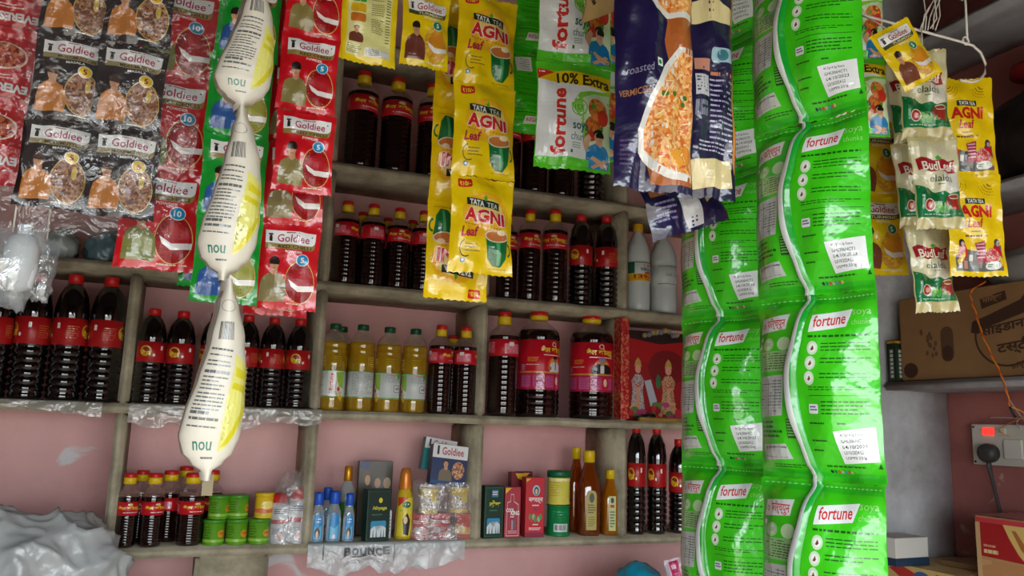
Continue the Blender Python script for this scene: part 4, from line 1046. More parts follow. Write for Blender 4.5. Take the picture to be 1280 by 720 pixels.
# second shelf
row('oil', 'oil_bottle', 'front dark oil bottle', 'on the shelf between red and yellow sachets', [(429, 248, 356, 31, 1.3), (462, 252, 359, 31, 2.4), (495, 257, 362, 30, .0), (526, 260, 364, 29, 2.2)], ZS[1], 'dark oil bottles on the second shelf')
row('oil', 'oil_bottle', 'rear dark oil bottle', 'behind the row between red and yellow sachets', [(449, 253, 355, 29, .5, 'oil', .09), (481, 262, 359, 28, .5, 'oil', .09), (512, 264, 361, 28, .9, 'oil', .09)], ZS[1], 'dark oil bottles on the second shelf')
row('oil', 'oil_bottle', 'yellow-ringed oil bottle', 'right of the tea sachets on the second shelf', [(632, 262, 374, 26, .2), (660, 257, 376, 28, .25), (692, 258, 380, 32, -.5)], ZS[1], 'dark oil bottles on the second shelf')
row('ribbed', 'cola_bottle', 'red-capped bottle', 'beside the yellow-ringed bottles on the second shelf', [(725, 264, 382, 30, .4), (757, 265, 384, 30, -.5)], ZS[1], 'red-capped bottles')
bottle('white', 'cleaner_bottle', 'milky white bottle with an orange cap and a 139/- price label', 797, 276, 389, 31, ZS[1], 0, .1)
bottle('white2', 'cleaner_bottle', 'milky white bottle with a plain label under the blue packet', 829, 282, 391, 34, ZS[1], .0, .6)
# third shelf
row('ribbed', 'cola_bottle', 'large ribbed dark bottle with red label', 'on the far-left shelf', [(-16, 336, 494, 39, .5), (30, 338, 498, 40, .25), (77, 340, 500, 40.5, -.3), (123, 344, 502, 40.5, -.3)], ZS[2], 'large ribbed bottles')
row('ribbed', 'cola_bottle', 'small ribbed dark bottle', 'in the row behind the cream pouches', [(182, 384, 504, 34, 1.1), (219, 388, 506, 34, 1.0), (261, 391, 508, 34, .4), (302, 393, 509, 31, .1), (335, 396, 510, 31, -.2), (368, 400, 513, 31.5, 1.1)], ZS[2], 'small ribbed bottles')
row('sun', 'cooking_oil_bottle', 'clear golden oil bottle with green cap', 'on the middle shelf', [(413, 403, 512, 32, 0.1), (448, 405, 514, 32.5, 1.9), (482, 408, 515, 32, -1.55), (515, 410, 516, 31, -1.6)], ZS[2], 'golden oil bottles')
bottle('sun', 'cooking_oil_bottle', 'golden oil bottle hidden behind the others, only its green cap showing', 421, 406, 512, 33, ZS[2], .085, .4, 'golden oil bottles')
row('oil', 'oil_bottle', 'dark oil bottle', 'beside the golden oil bottles', [(547.5, 406, 518, 30.5, 1.0), (579, 408, 519, 30.5, 1.7)], ZS[2], 'dark oil bottles on the middle shelf')
bottle('oil', 'oil_bottle', 'dark oil bottle half hidden behind the pair beside the golden oil', 563, 416, 516, 30, ZS[2], .09, .2, 'dark oil bottles on the middle shelf')
bottle('oil', 'oil_bottle', 'slim dark oil bottle beside the two big red-labelled jars', 627, 389, 521, 38, ZS[2], 0, 2.5)
bottle('jar', 'oil_jar', 'big dark oil jar with a red label showing a man in white', 671, 389, 522, 54, ZS[2], 0, .15)
bottle('jar2', 'oil_jar', 'big dark oil jar with a red label showing a man in black suit', 738, 393, 524, 56, ZS[2], 0, -.25)
# bottom shelf
row('oil_small', 'oil_bottle', 'small front oil bottle', 'on the bottom shelf beside the green tins', [(154, 595, 685, 25, .3), (185.5, 598, 687, 27, .5), (234, 597, 685, 31, .5)], ZS[3], 'small oil bottles on the bottom shelf')
row('oil_small', 'oil_bottle', 'small rear oil bottle', 'on the bottom shelf beside the green tins', [(170, 593, 680, 26, .5, 'oil_small', .08), (206, 595, 681, 29, 1.8, 'oil_small', .078), (225, 594, 680, 28, .4, 'oil_small', .145), (258, 595, 680, 29, .5, 'oil_small', .078)], ZS[3], 'small oil bottles on the bottom shelf')
row('ribbed', 'cola_bottle', 'tall dark red-capped bottle', 'next to the green strips', [(795, 536, 671, 23.5, .3), (821, 539, 671, 24.5, .2), (849, 555, 670, 26, .4)], ZS[3], 'tall bottles at the end of the bottom shelf')

# prints on cartons and tins are paper: duller and smoother than film
film.__defaults__ = (.4, 0.0, .06)

# ------------------------------------------------------------------ tins, jars, boxes
def place(px, yb, zs, rpx=0, dy=0.0):
    Y = YF + .010 + rpx * 2.1 / 1000 + dy; c = aty(px, yb, Y); c.z = zs; return c, depth(c)
def tin(name, label, px, yt, yb, wpx, zs, body, lid, dy=0.0, art=None, rot=0, group=None, cat='tin', lidf=.16, on=0.0):
    c, Z = place(px, yb, zs, wpx / 2, dy); H = (yb - yt) * Z / 1000; R = wpx * Z / 2000
    t = thing(name, label, cat, c + Vector((0, 0, on)), (0, 0, rot), group)
    b = MB(); hz = H * (1 - lidf)
    b.lathe([(.001, .0006), (R * .9, 0), (R * .97, H * .02), (R * .97, H * .05), (R * .94, H * .07), (R * .94, hz - H * .02), (R * .9, hz), (.001, hz + .0003)], body, 28); b.build('body', t)
    b = MB(); b.lathe([(R * .93, hz), (R, hz + .0004), (R, H * .97), (R * .95, H), (R * .85, H * .985), (.001, H * .985)], lid, 28); b.build('lid', t)
    if art:
        p = Print(wrapped(R * .94, H * .07, hz - H * .02, PI), (3.5, 100), .0006); art(p); inst('print', p.obj(), t)
    return t, H
GT = plain((96, 158, 30), .35, vary=.12); GL = plain((70, 140, 36), .4)
def g_art(p): p.lines(10, 12, 40, 80, 5, film((60, 110, 20)), 3, .4, 3); p.ell(74, 50, 14, 20, film((214, 150, 40))); p.lines(64, 44, 84, 58, 2, film((170, 40, 30)), 4, .6, 3); p.rect(2, 78, 98, 92, film((140, 190, 60)))
def y_art(p): p.rect(0, 58, 100, 80, film((220, 110, 70))); p.ell(50, 40, 24, 22, film((240, 220, 120))); p.lines(28, 34, 72, 48, 2, film((190, 60, 40)), 5, .6, 4); p.rect(0, 84, 100, 94, film((200, 190, 60)))
gl = ['bottom-row green tin nearest the small oil bottles', 'middle green tin of the bottom row on the lowest shelf', 'green tin standing under the yellow tin on the lowest shelf']
hh = []
for (px, yb), l in zip(((265.5, 684), (294, 683.5), (322, 683)), gl):
    t, H = tin('small_tin', l, px, yb - 31, yb, 27, ZS[3], GT, GL, .0, g_art, 0, 'green tins'); hh.append((t, H))
for k, (px, l, bd, ld, ar) in enumerate(((269, 'green tin stacked on top nearest the small oil bottles', GT, GL, g_art), (293.5, 'green tin stacked on top beside the yellow tin', GT, GL, g_art), (326, 'yellow tin stacked on a green tin', plain((230, 190, 40), .35), plain((214, 178, 30), .35), y_art))):
    c, Z = place(px, 684, ZS[3], 13); 
    tin('small_tin', l, px, 684 - (29 if k < 2 else 31), 684, 26 if k < 2 else 24, ZS[3], bd, ld, 0, ar, .3, 'green tins', on=hh[k][1] + .0006)
WB = plain((206, 210, 216), .35)
for k, (px, yt, wd, l) in enumerate(((346.5, 621, 21, 'white bottle with red bands in plastic next to the tins'), (368, 616, 21, 'white bottle with red bands in plastic next to the shelf upright'))):
    c, Z = place(px, 683, ZS[3], 10.5, .0); H = (683 - yt) * Z / 1000; R = wd * Z / 2000
    t = thing('talc_bottle', l, 'bottle', c, (0, 0, 0), 'red-banded white bottles')
    b = MB(); b.lathe([(.001, .0005), (R * .85, 0), (R, H * .05), (R, H * .36), (R * .94, H * .40), (R * .94, H * .46), (R, H * .50), (R, H * .74), (R * .92, H * .80), (.001, H * .8)], WB, 24); b.build('body', t)
    b = MB(); b.lathe([(R * .955, H * .385), (R * .96, H * .39), (R * .96, H * .47), (R * .955, H * .475)], plain((190, 40, 50), .35), 24); b.build('band', t)
    b = MB(); b.lathe([(R * .9, H * .80), (R * .9, H * .93), (R * .6, H * .985), (.001, H)], plain((196, 40, 46), .35), 24); b.build('cap', t)
    p = Print(wrapped(R, H * .05, H * .36, PI), (3.5, 100), .0006); p.lines(22, 20, 60, 60, 4, film((120, 130, 140)), 3 + k, .4, 4); p.poly([(50, 95), (44, 60), (56, 40), (64, 60), (60, 95)], film((214, 150, 140))); inst('print', p.obj(), t)
    p = Print(wrapped(R, H * .50, H * .74, PI), (3.5, 100), .0006); p.lines(24, 24, 74, 70, 3, film((60, 80, 110)), 6 + k, .5, 4); inst('print', p.obj(), t)
# hair-oil bottles with blue caps
BLUEC = plain((30, 86, 196), .4); CB = clear_film('hair_oil_plastic', .18, .08, (206, 216, 220), 4, .05, .35); 
def hair(px, yt, yb, wd, l, dy, lab, group='blue-capped hair oil bottles'):
    c, Z = place(px, yb, ZS[3], wd / 2, dy); H = (yb - yt) * Z / 1000; R = wd * Z / 2000
    t = thing('hair_oil_bottle', l, 'bottle', c, (0, 0, 0), group)
    b = MB(); b.lathe([(.001, .001), (R * .85, 0), (R, H * .04), (R, H * .45), (R * .9, H * .58), (R * .62, H * .70), (R * .5, H * .74), (R * .5, H * .80)], CB, 26); ob = b.build('body', t); ob.scale = (1, .7, 1)
    b = MB(); b.lathe([(.001, .003), (R * .8, .003), (R * .92, H * .05), (R * .92, H * .42), (R * .8, H * .54), (.001, H * .54)], plain((186, 206, 210), .3), 20); o2 = b.build('oil', t); o2.scale = (1, .7, 1)
    b = MB(); b.lathe([(R * .62, H * .75), (R * .68, H * .76), (R * .66, H * .97), (R * .58, H), (.001, H)], BLUEC, 24); b.build('cap', t)
    p = Print(lambda u, v, h: (R * 1.004 * math.sin((u - .5) * 1.9), -(R * 1.006 + h) * .7 * math.cos((u - .5) * 1.9) - .0002, H * (.05 + .56 * v)), (5, 20), .0006)
    p.poly([(12, 100), (12, 40), (22, 14), (50, 2), (78, 14), (88, 40), (88, 100)], film((40, 140, 206))); p.poly([(20, 96), (20, 50), (50, 60), (80, 46), (80, 96)], film((110, 190, 226)))
    if lab: p.ell(46, 74, 20, 20, film((30, 26, 36))); p.ell(46, 80, 11, 14, film((224, 180, 160))); p.lines(30, 22, 70, 42, 2, WH, 2, .5, 3)
    else: p.ell(50, 88, 12, 8, film((230, 220, 230)))
    inst('print', p.obj(), t)
hair(395, 620, 681, 17, 'blue-capped hair oil bottle nearest the shelf upright', .0, 1)
hair(415, 621, 683, 19, 'blue-capped hair oil bottle in the middle, plain blue label', .0, 0)
hair(434, 622, 681, 15, 'blue-capped hair oil bottle beside the dark green carton', .0, 1)
hair(406, 617, 679, 17, 'blue-capped hair oil bottle hidden behind the other three', .07, 1)
# gold-capped bottle behind them
c, Z = place(430, 680, ZS[3], 9, .08); H, R = .185, .021
t = thing('hair_oil_bottle', 'round clear bottle with a gold cap behind the blue-capped ones', 'bottle', c)
b = MB(); b.lathe([(.001, .001), (R, 0), (R * 1.05, .01), (R * 1.05, H * .55), (R * .9, H * .68), (R * .5, H * .77), (R * .45, H * .80)], CB, 24); b.build('body', t)
b = MB(); b.lathe([(R * .5, H * .79), (R * .56, H * .8), (R * .5, H * .98), (R * .4, H), (.001, H)], plain((206, 140, 30), .3, .5), 24); b.build('cap', t)
b = MB(); b.lathe([(R * 1.06, H * .15), (R * 1.06, H * .5)], plain((60, 110, 50), .35), 24); b.build('label', t)
# cartons
def carton(name, label, px, yb, wpx, hpx, zs, col, art, dpx=18, dy=0.0, rot=0.0, cat='box', group=None, on=0.0, tilt=(0, 0), side=None):
    c, Z = place(px, yb, zs, 0, dy); W = wpx * Z / 1000; H = hpx * Z / 1000; D = dpx * Z / 1000
    t = thing(name, label, cat, c + Vector((0, D / 2, on)), (tilt[0], tilt[1], rot), group)
    b = MB(); b.box(-W / 2, -D / 2, 0, W / 2, D / 2, H, plain(col, .4)); b.build('body', t, False, .0012)
    p = Print(lambda u, v, h: ((u - .5) * W, -D / 2 - h, v * H), 60, .0003); art(p); inst('print', p.obj(), t)
    if side:
        p = Print(lambda u, v, h: (-W / 2 - h, D / 2 - u * D, v * H), 60, .0003); side(p); inst('print', p.obj(), t)
    return t
def a_dark(p):
    p.rect(3, 3, 97, 97, film((20, 70, 50))); p.rect(5, 5, 95, 95, film((10, 44, 34))); p.ell(56, 21, 8, 5, film((226, 214, 60)))
    p.txt('Ninyaga', 22, 32, 84, 41, film((206, 206, 60)), .02, .3); p.lines(20, 47, 76, 51, 1, film((60, 110, 80)), 3, .6, 4)
    p.rrect(18, 60, 84, 91, film((50, 150, 190)), 6, 4); p.poly([(18, 76), (32, 70), (50, 78), (68, 69), (84, 74), (84, 91), (18, 91)], film((214, 224, 228)))
    for x in (26, 40, 60, 72): p.poly([(x, 91), (x + 3, 74), (x + 7, 91)], film((120, 140, 150)))
carton('hair_dye_carton', 'dark green carton with a mountain picture beside the hair oil bottles', 470, 678, 31, 64, ZS[3], (16, 50, 40), a_dark, 16, .0, .18)
def a_photo(p):
    p.rect(0, 0, 100, 100, film((72, 66, 54))); p.rect(4, 0, 30, 10, film((20, 50, 110)))
    p.ell(24, 22, 13, 10, film((96, 70, 44))); p.ell(26, 26, 8, 7, film((206, 160, 120))); p.ell(56, 30, 9, 7, film((200, 150, 116))); p.poly([(40, 60), (50, 36), (66, 38), (72, 60)], film((30, 50, 60)))
    p.ell(84, 30, 11, 8, film((190, 160, 130))); p.poly([(74, 56), (78, 38), (97, 36), (97, 60)], film((110, 100, 80)))
carton('photo_carton', 'dark carton with printed faces standing behind the green carton', 465, 680, 43, 90, ZS[3], (60, 54, 46), a_photo, 10, .13)
carton('white_carton', 'small white carton tucked behind the dark green carton', 482, 680, 12, 34, ZS[3], (214, 216, 220), lambda p: p.lines(60, 20, 90, 80, 5, film((120, 130, 160)), 3, .5, 2), 10, .06)
# amla oil bottle
c, Z = place(503, 680, ZS[3], 10, .02); H, R = .185, .0235
t = thing('hair_oil_bottle', 'yellow hair oil bottle with gold cap beside the stacked jars', 'bottle', c)
b = MB(); b.lathe([(.001, .001), (R * .9, 0), (R, .006), (R * .92, H * .4), (R * .85, H * .62), (R * .6, H * .70), (R * .56, H * .72), (.001, H * .72)], plain((206, 176, 40), .25), 26); ob = b.build('body', t)
b = MB(); b.lathe([(R * .75, H * .70), (R * .78, H * .71), (R * .62, H * .92), (R * .5, H * .99), (.001, H)], plain((214, 130, 50), .3, .3), 24); b.build('cap', t)
p = Print(lambda u, v, h: ((R + h) * (1 - .1 * v) * math.sin((u - .5) * 2.4), -(R + h + .0012) * (1 - .1 * v) * math.cos((u - .5) * 2.4), H * (.04 + .56 * v)), (4, 20), .0006)
p.rect(5, 2, 95, 98, film((226, 206, 60))); p.poly([(5, 2), (60, 2), (5, 26)], film((206, 60, 40))); p.ell(52, 20, 22, 8, film((30, 110, 60))); p.lines(34, 17, 70, 22, 1, WH, 3, .7, 3)
p.poly([(40, 92), (34, 56), (56, 40), (74, 60), (64, 96)], film((36, 40, 40))); p.ell(48, 58, 10, 9, film((226, 190, 150))); p.lines(20, 30, 76, 38, 2, film((60, 120, 60)), 5, .5, 4)
inst('print', p.obj(), t)
# jars on the bottom shelf
def j_red(p): p.rect(0, 40, 100, 100, food((196, 40, 70), (230, 190, 190), (120, 40, 60), 500)); p.lines(16, 10, 84, 30, 2, WH, 3, .5, 5); p.ell(30, 60, 12, 16, film((206, 200, 206))); p.lines(30, 78, 90, 92, 2, film((40, 40, 60)), 4, .6, 4)
def j_red2(p): p.rect(0, 30, 100, 84, film((226, 190, 90))); p.ell(34, 58, 15, 20, film((240, 220, 160))); p.ell(66, 58, 15, 20, film((230, 150, 60))); p.poly([(0, 30), (100, 30), (60, 50)], film((196, 30, 40)))
def j_yel(p): p.rect(0, 20, 100, 90, food((214, 196, 170), (240, 236, 226), (120, 80, 60), 500)); p.rect(44, 16, 66, 50, film((226, 206, 40))); p.lines(24, 60, 90, 76, 2, film((110, 40, 70)), 5, .6, 4)
RJ = plain((196, 36, 66), .3); RJL = plain((206, 50, 70), .35); YJ = plain((226, 196, 60), .3); YJL = plain((222, 190, 50), .35)
jr = {}
for px, l, art, wd, m, ml in ((524, 'red jar of the bottom row beside the yellow hair oil bottle', j_red, 25, RJ, RJL), (549, 'middle red jar of the bottom row with a white motif', j_red, 26, RJ, RJL), (578, 'red and orange jar next to the shelf upright', j_red2, 22, plain((206, 60, 40), .3), plain((196, 40, 46), .3))):
    jr[px] = tin('cream_jar', l, px, 650, 681, wd, ZS[3], m, ml, .01, art, 0, 'cream jars', 'jar')
for px, l, under in ((533, 'yellow-lidded jar stacked on the red jars nearest the hair oil', 524), (571, 'yellow-lidded jar stacked near the shelf upright', 578)):
    tin('cream_jar', l, px, 650, 681, 25, ZS[3], YJ, YJL, .01, j_yel, .2, 'cream jars', 'jar', on=jr[under][1] + .0006)
def a_gbox(dark, cloth):
    def f(p):
        p.rect(0, 0, 100, 34, film((226, 224, 222))); p.txt('Goldiee', 26, 6, 88, 26, film((176, 60, 80)), .02); p.rect(12, 4, 18, 26, film((40, 40, 50)))
        p.rect(0, 34, 100, 100, film(dark))
        if cloth: p.man(22, 38, 60, 98, (120, 104, 80)); p.ell(76, 62, 18, 22, food((196, 110, 60), (226, 190, 150), (90, 50, 40), 300)); p.rect(0, 90, 100, 100, film((20, 70, 120)))
        else: p.poly([(40, 60), (60, 44), (90, 50), (96, 70), (50, 74)], film((30, 60, 70)))
    return f
jt = jr[524][1] * 2 + .001
c, Z = place(545, 681, ZS[3], 12, .01)
carton('spice_carton', 'blue spice carton with a man printed, leaning on the jar stack', 556, 681, 47, 50, ZS[3], (24, 44, 84), a_gbox((22, 44, 90), True), 16, .012, .0, group='cartons on the jars', on=jt + .006, tilt=(-.12, .10))
carton('spice_carton', 'teal and white spice carton topmost behind the blue one', 542, 681, 42, 40, ZS[3], (40, 120, 120), a_gbox((34, 130, 132), False), 14, .085, .0, group='cartons on the jars', on=jt + .040, tilt=(-.05, .14))
# right-hand bay of the bottom shelf
def a_green(p):
    p.rect(3, 3, 97, 97, film((30, 92, 66))); p.rect(5, 5, 95, 95, film((10, 52, 40))); p.rect(36, 8, 70, 22, film((70, 120, 150))); p.lines(40, 11, 66, 20, 2, WH, 2, .5, 3)
    p.txt('केश', 24, 28, 84, 42, film((206, 206, 50)), .03, .15); p.lines(26, 46, 76, 50, 1, film((60, 120, 80)), 3, .6, 4); p.rrect(14, 62, 82, 91, film((50, 140, 190)), 6, 4); p.poly([(14, 78), (30, 70), (48, 80), (66, 68), (82, 74), (82, 91), (14, 91)], film((214, 224, 228)))
    for x in (22, 38, 58, 70): p.poly([(x, 91), (x + 4, 74), (x + 8, 91)], film((120, 140, 150)))
carton('hair_dye_carton', 'dark green carton with a mountain picture beside the pink carton', 616, 677, 26, 64, ZS[3], (14, 50, 38), a_green, 14, .012, .05)
def a_cool(p):
    p.poly([(2, 2), (40, 2), (2, 14)], film((226, 190, 30))); p.poly([(14, 30), (34, 28), (36, 14), (56, 14), (58, 28), (86, 34), (90, 97), (10, 97)], film((214, 170, 170))); p.poly([(17, 32), (37, 30), (38, 16), (54, 16), (56, 30), (83, 36), (86, 95), (14, 95)], film((170, 40, 60)))
    p.txt('COOL', 8, 42, 60, 50, WH, .04); p.txt('KING', 38, 47, 92, 56, WH, .04); p.lines(36, 58, 64, 61, 1, WH, 3, .6, 3)
    p.rect(44, 66, 54, 84, film((150, 150, 190))); p.poly([(56, 72), (64, 64), (68, 82)], film((60, 110, 70))); p.lines(22, 86, 80, 93, 2, film((214, 170, 180)), 4, .5, 4)
carton('hair_oil_carton', 'narrow pink-red carton with a bottle drawing on the bottom shelf', 640, 677, 21, 62, ZS[3], (176, 40, 56), a_cool, 12, .012, -.05)
carton('hair_oil_carton', 'dark red carton with a yellow corner behind the pink-red carton', 645, 677, 17, 76, ZS[3], (120, 20, 34), lambda p: p.poly([(30, 2), (98, 2), (98, 14), (50, 10)], film((226, 180, 30))), 12, .075, 0)
def a_nav(p):
    p.poly([(2, 2), (28, 2), (2, 8)], film((226, 190, 30))); p.ell(56, 22, 20, 9, film((150, 200, 210))); p.ell(56, 23, 12, 7, film((60, 40, 50))); p.ell(56, 24, 7, 5, film((226, 180, 150)))
    p.txt('नवरत्न', 16, 34, 92, 44, WH, .03); p.lines(36, 46, 80, 49, 1, WH, 3, .6, 4); p.rect(42, 52, 62, 55, film((110, 40, 110)))
    for k in range(7): p.ell(26 + k * 9, 66 + (k % 2) * 4, 8, 5, film(((70, 150, 80), (200, 60, 50), (140, 190, 150))[k % 3]), 12)
    p.lines(40, 78, 70, 81, 1, WH, 6, .6, 3); p.lines(20, 84, 88, 89, 2, WH, 7, .5, 5); p.rect(0, 92, 100, 100, film((140, 20, 60)))
carton('hair_oil_carton', 'bright red carton with white lettering beside the stacked round tins', 668, 676, 25, 73, ZS[3], (200, 30, 44), a_nav, 16, .012, -.06)
carton('hair_oil_carton', 'dark maroon carton behind the bright red one', 655, 677, 19, 76, ZS[3], (104, 16, 34), lambda p: p.poly([(20, 2), (80, 2), (40, 10)], film((226, 180, 30))), 12, .08, 0)
def t_yel(p): p.rect(0, 0, 100, 12, film((240, 230, 150))); p.lines(10, 16, 46, 80, 6, film((190, 170, 60)), 3, .35, 4); p.ell(88, 40, 8, 30, film((60, 110, 60))); p.ell(90, 20, 6, 10, film((200, 60, 50)))
def t_grn(p): p.lines(20, 14, 80, 44, 3, film((40, 150, 90)), 4, .4, 4); p.rect(24, 60, 66, 90, film((206, 214, 210))); p.bars(28, 64, 62, 84, film((40, 60, 70)), 12)
tl, Hl = tin('henna_tin', 'green round tin under the yellow tin on the bottom shelf', 697, 637, 675, 30, ZS[3], plain((16, 132, 72), .35), plain((30, 120, 70), .4), .005, t_grn, 0, None, 'tin', .06)
tin('henna_tin', 'yellow round tin with dark green lid stacked on the green tin', 697, 634, 675, 30, ZS[3], plain((226, 214, 90), .35), plain((10, 96, 56), .4), .005, t_yel, 0, None, 'tin', .2, on=Hl + .0006)
MUST = tinted('mustard_oil', (214, 120, 40), (150, 70, 14), .45, .12); MUST2 = tinted('light_mustard_oil', (240, 176, 50), (206, 130, 16), .45, .12)
for px, yt, yb, wd, dy, l, m in ((735, 571, 674, 27, .01, 'square amber mustard oil bottle with a gold label', MUST), (719, 569, 672, 20, .09, 'amber oil bottle behind the square amber one, beside the tins', MUST), (762, 596, 675, 20, .01, 'smallest amber oil bottle with a pale green label', MUST2)):
    c, Z = place(px, yb, ZS[3], wd / 2, dy); H = (yb - yt) * Z / 1000; R = wd * Z / 2000
    t = thing('mustard_oil_bottle', l, 'bottle', c, (0, 0, -.2), 'amber oil bottles')
    b = MB(); b.lathe([(.001, .001), (R * .9, 0), (R, H * .02), (R, H * .55), (R * .9, H * .63), (R * .55, H * .78), (R * .42, H * .84), (R * .42, H * .87), (.001, H * .87)], m, 28, sq=4); b.build('body', t)
    b = MB(); k = knurl(R * .55, H * .86, H * .985, YCAP, 28); k.build('cap', t)
    p = Print(lambda u, v, h: ((u - .5) * R * 1.1, -R * 1.0 - h, H * (.06 + (.48 if wd > 25 else .55) * v)), 60, .0006)
    if wd > 25: p.rrect(6, 2, 94, 98, film((176, 160, 60)), 30, 14, '1100'); p.ell(52, 20, 22, 12, film((40, 60, 50))); p.lines(20, 36, 84, 60, 4, film((90, 70, 20)), 3, .5, 3); p.lines(24, 66, 80, 92, 5, film((110, 96, 30)), 4, .4, 3)
    elif dy < .05: p.rect(10, 2, 90, 98, film((200, 206, 130))); p.ell(50, 14, 20, 8, film((40, 40, 50))); p.rect(26, 26, 74, 34, film((190, 40, 40))); p.lines(24, 44, 80, 92, 6, film((90, 110, 90)), 5, .5, 2)
    if p.mb.f: inst('print', p.obj(), t)

# framed devotional picture in the bay beside the big jars
def a_pic(p):
    p.rect(0, 0, 100, 100, film((150, 20, 26))); p.poly([(0, 8), (100, 4), (100, 36), (60, 40), (0, 32)], film((170, 16, 24)))
    p.ell(60, 40, 30, 20, film((120, 16, 22)))
    rx = random.Random(6)
    for cx, k, sc in ((14, 0, .9), (62, 1, 1.0), (95, 2, .8)):
        robe = food(((170, 160, 160), (196, 110, 80), (170, 140, 130))[k], ((206, 196, 190), (216, 180, 140), (196, 190, 180))[k], ((130, 90, 90), (120, 100, 50), (120, 80, 80))[k], 420)
        p.poly([(cx - 13 * sc, 92), (cx - 9 * sc, 66), (cx - 11 * sc, 56), (cx - 5 * sc, 49), (cx + 5 * sc, 49), (cx + 11 * sc, 56), (cx + 8 * sc, 66), (cx + 13 * sc, 92)], robe)
        p.ell(cx, 43, 5 * sc, 5.4 * sc, film((216, 150, 128)), 14); p.poly([(cx - 6, 41), (cx - 4, 34), (cx, 30), (cx + 4, 34), (cx + 6, 41), (cx, 38)], film((190, 150, 70)))
        p.poly([(cx - 2, 60), (cx + 2, 60), (cx + 3, 90), (cx - 3, 90)], film((206, 150, 120))); p.ring(cx, 56, 6, 7, 1.2, film((200, 60, 60)), 12, 0, 180)
    p.poly([(24, 56), (34, 54), (44, 78), (34, 84)], film((176, 182, 192))); p.ell(46, 56, 4, 8, film((50, 110, 70)))
    for k in range(26): p.ell(rx.uniform(4, 96), rx.uniform(80, 97), rx.uniform(3, 7), rx.uniform(2, 4), film(((176, 60, 120), (196, 40, 50), (90, 120, 60), (206, 150, 110))[k % 4]), 9)
    p.poly([(0, 0), (100, 0), (100, 8), (50, 14), (0, 9)], film((40, 22, 22)))
pc = carton('devotional_picture', 'red devotional picture with robed figures standing in the dark bay', 826, 523, 92, 112, ZS[2] + .001, (120, 16, 24), a_pic, 5, .05, 0, 'picture')
gq, _ = place(808, 524, ZS[2], 0, .006)
for k, (px, py, r) in enumerate(((797, 514, .011), (806, 514, .012), (818, 513, .0125))):
    q = aty(px, py, YF + .03); 
bz = thing('bell', 'small dark metal hand bell lying before the red picture', 'bell', (aty(816, 515, YF + .026).x, YF + .026, ZS[2] + .0125))
b = MB(); b.lathe([(.001, .03), (.007, .028), (.011, .016), (.0125, 0), (.0115, -.004), (.001, -.004)], plain((60, 58, 56), .25, .7), 20); o = b.build('cup', bz); o.rotation_euler = (0, -PI / 2, 0)
b = MB(); b.tube([(-.028, 0, 0), (-.05, 0, -.002), (-.062, 0, -.004)], [.004, .005, .003], plain((30, 26, 24), .5), 8); b.build('handle', bz)
for k, (px, py) in enumerate(((812, 418), (830, 420), (846, 424))):
    q = aty(px, py, YF + .11)
# garland heads on top of the picture
gd = thing('garland', 'dried flower garland laid over the top of the red picture', 'garland', aty(824, 424, YF + .055))
g0 = Vector(gd.location); rgg = random.Random(3)
for k in range(9):
    q = aty(806 + k * 5, 420 - 5 * math.sin(k / 8 * PI) + rgg.uniform(-2, 2), YF + .050) - g0
    bm = bmesh.new(); bmesh.ops.create_icosphere(bm, subdivisions=2, radius=.0085)
    for v in bm.verts: v.co *= 1 + .3 * noise.noise(v.co * 260 + Vector((k, 0, 0)))
    me = bpy.data.meshes.new('flower'); bm.to_mesh(me); bm.free(); me.materials.append(plain(((150, 130, 100), (110, 120, 130), (160, 140, 90))[k % 3], .7)); inst('flower', me, gd, q)
# thin yellow boards stacked on the shelf edge of that bay
for k, (l, z) in enumerate((('thin wooden strip lying on the shelf edge under the bell', .0),)):
    bd = thing('wood_strip', l, 'strip', (aty(826, 524, YF).x, YF + .012, ZS[2] + .0005))
    slab('board', -.075, -.022, -.001, .085, .0, .0115, plain((150, 116, 50), .6, vary=.2), bd, .0008, .001)
# red printed paper pasted on the upright beside the jars
rp = thing('red_paper_wrap', 'red patterned paper pasted round the upright beside the big jars', 'paper', (XD[4], YF, ZS[2]))
REDP = food((170, 20, 30), (186, 26, 36), (206, 120, 80), 160)
def wrapf(u, v):
    q = u * 3; z = .004 + (tops[2] - ZS[2] - .010) * v
    o = .0016 + .0012 * noise.noise(Vector((u * 6, v * 12, 1)))
    if q < 1: return (-ST / 2 - o, .045 * (1 - q) - o, z)
    if q < 2: return (-ST / 2 - o + (ST + 2 * o) * (q - 1), -o, z)
    return (ST / 2 + o, .03 * (q - 2) - o, z)
b = MB(); b.grid(wrapf, 24, 30, REDP); b.build('sheet', rp)

# ------------------------------------------------------------------ plastic sheets draped over shelf edges
HAZE = clear_film('milky_plastic', .12, .16, (190, 186, 176), 40, 1.0, .46)
HAZE2 = clear_film('grey_carrier_plastic', .10, .3, (196, 200, 200), 40, 1.0, .74)
def drape(name, label, x0, x1, zs, drop, mat, seed, inn=.06, art=None):
    t = thing(name, label, 'plastic sheet', ((x0 + x1) / 2, YF, zs)); W = x1 - x0
    def fn(u, v, lift=0.0):
        x = (u - .5) * W; d = drop * (.80 + .55 * noise.noise(Vector((u * 4.2, seed, .3))) + .16 * noise.noise(Vector((u * 17, seed, 2))))
        n = noise.noise(Vector((u * 14, v * 6, seed))) * .5 + .5
        if v < .3: return (x, inn * (1 - v / .3) - .004 - lift, .0008 + .0025 * n * (v / .3))
        k = (v - .3) / .7
        return (x, -.005 - .007 * n * k - .003 * math.sin(u * 40 + 3 * k) * k - lift, .0012 - d * k)
    b = MB(); b.grid(fn, 60, 16, mat); b.build('film', t)
    if art:
        p = Print(lambda u, v, h: fn(u, .3 + .7 * (1 - v), .004 + h), (1.67, 6.25), .0003, .0006); art(p); inst('print', p.obj(), t)
    return t
def xat(px, py): return aty(px, py, YF).x
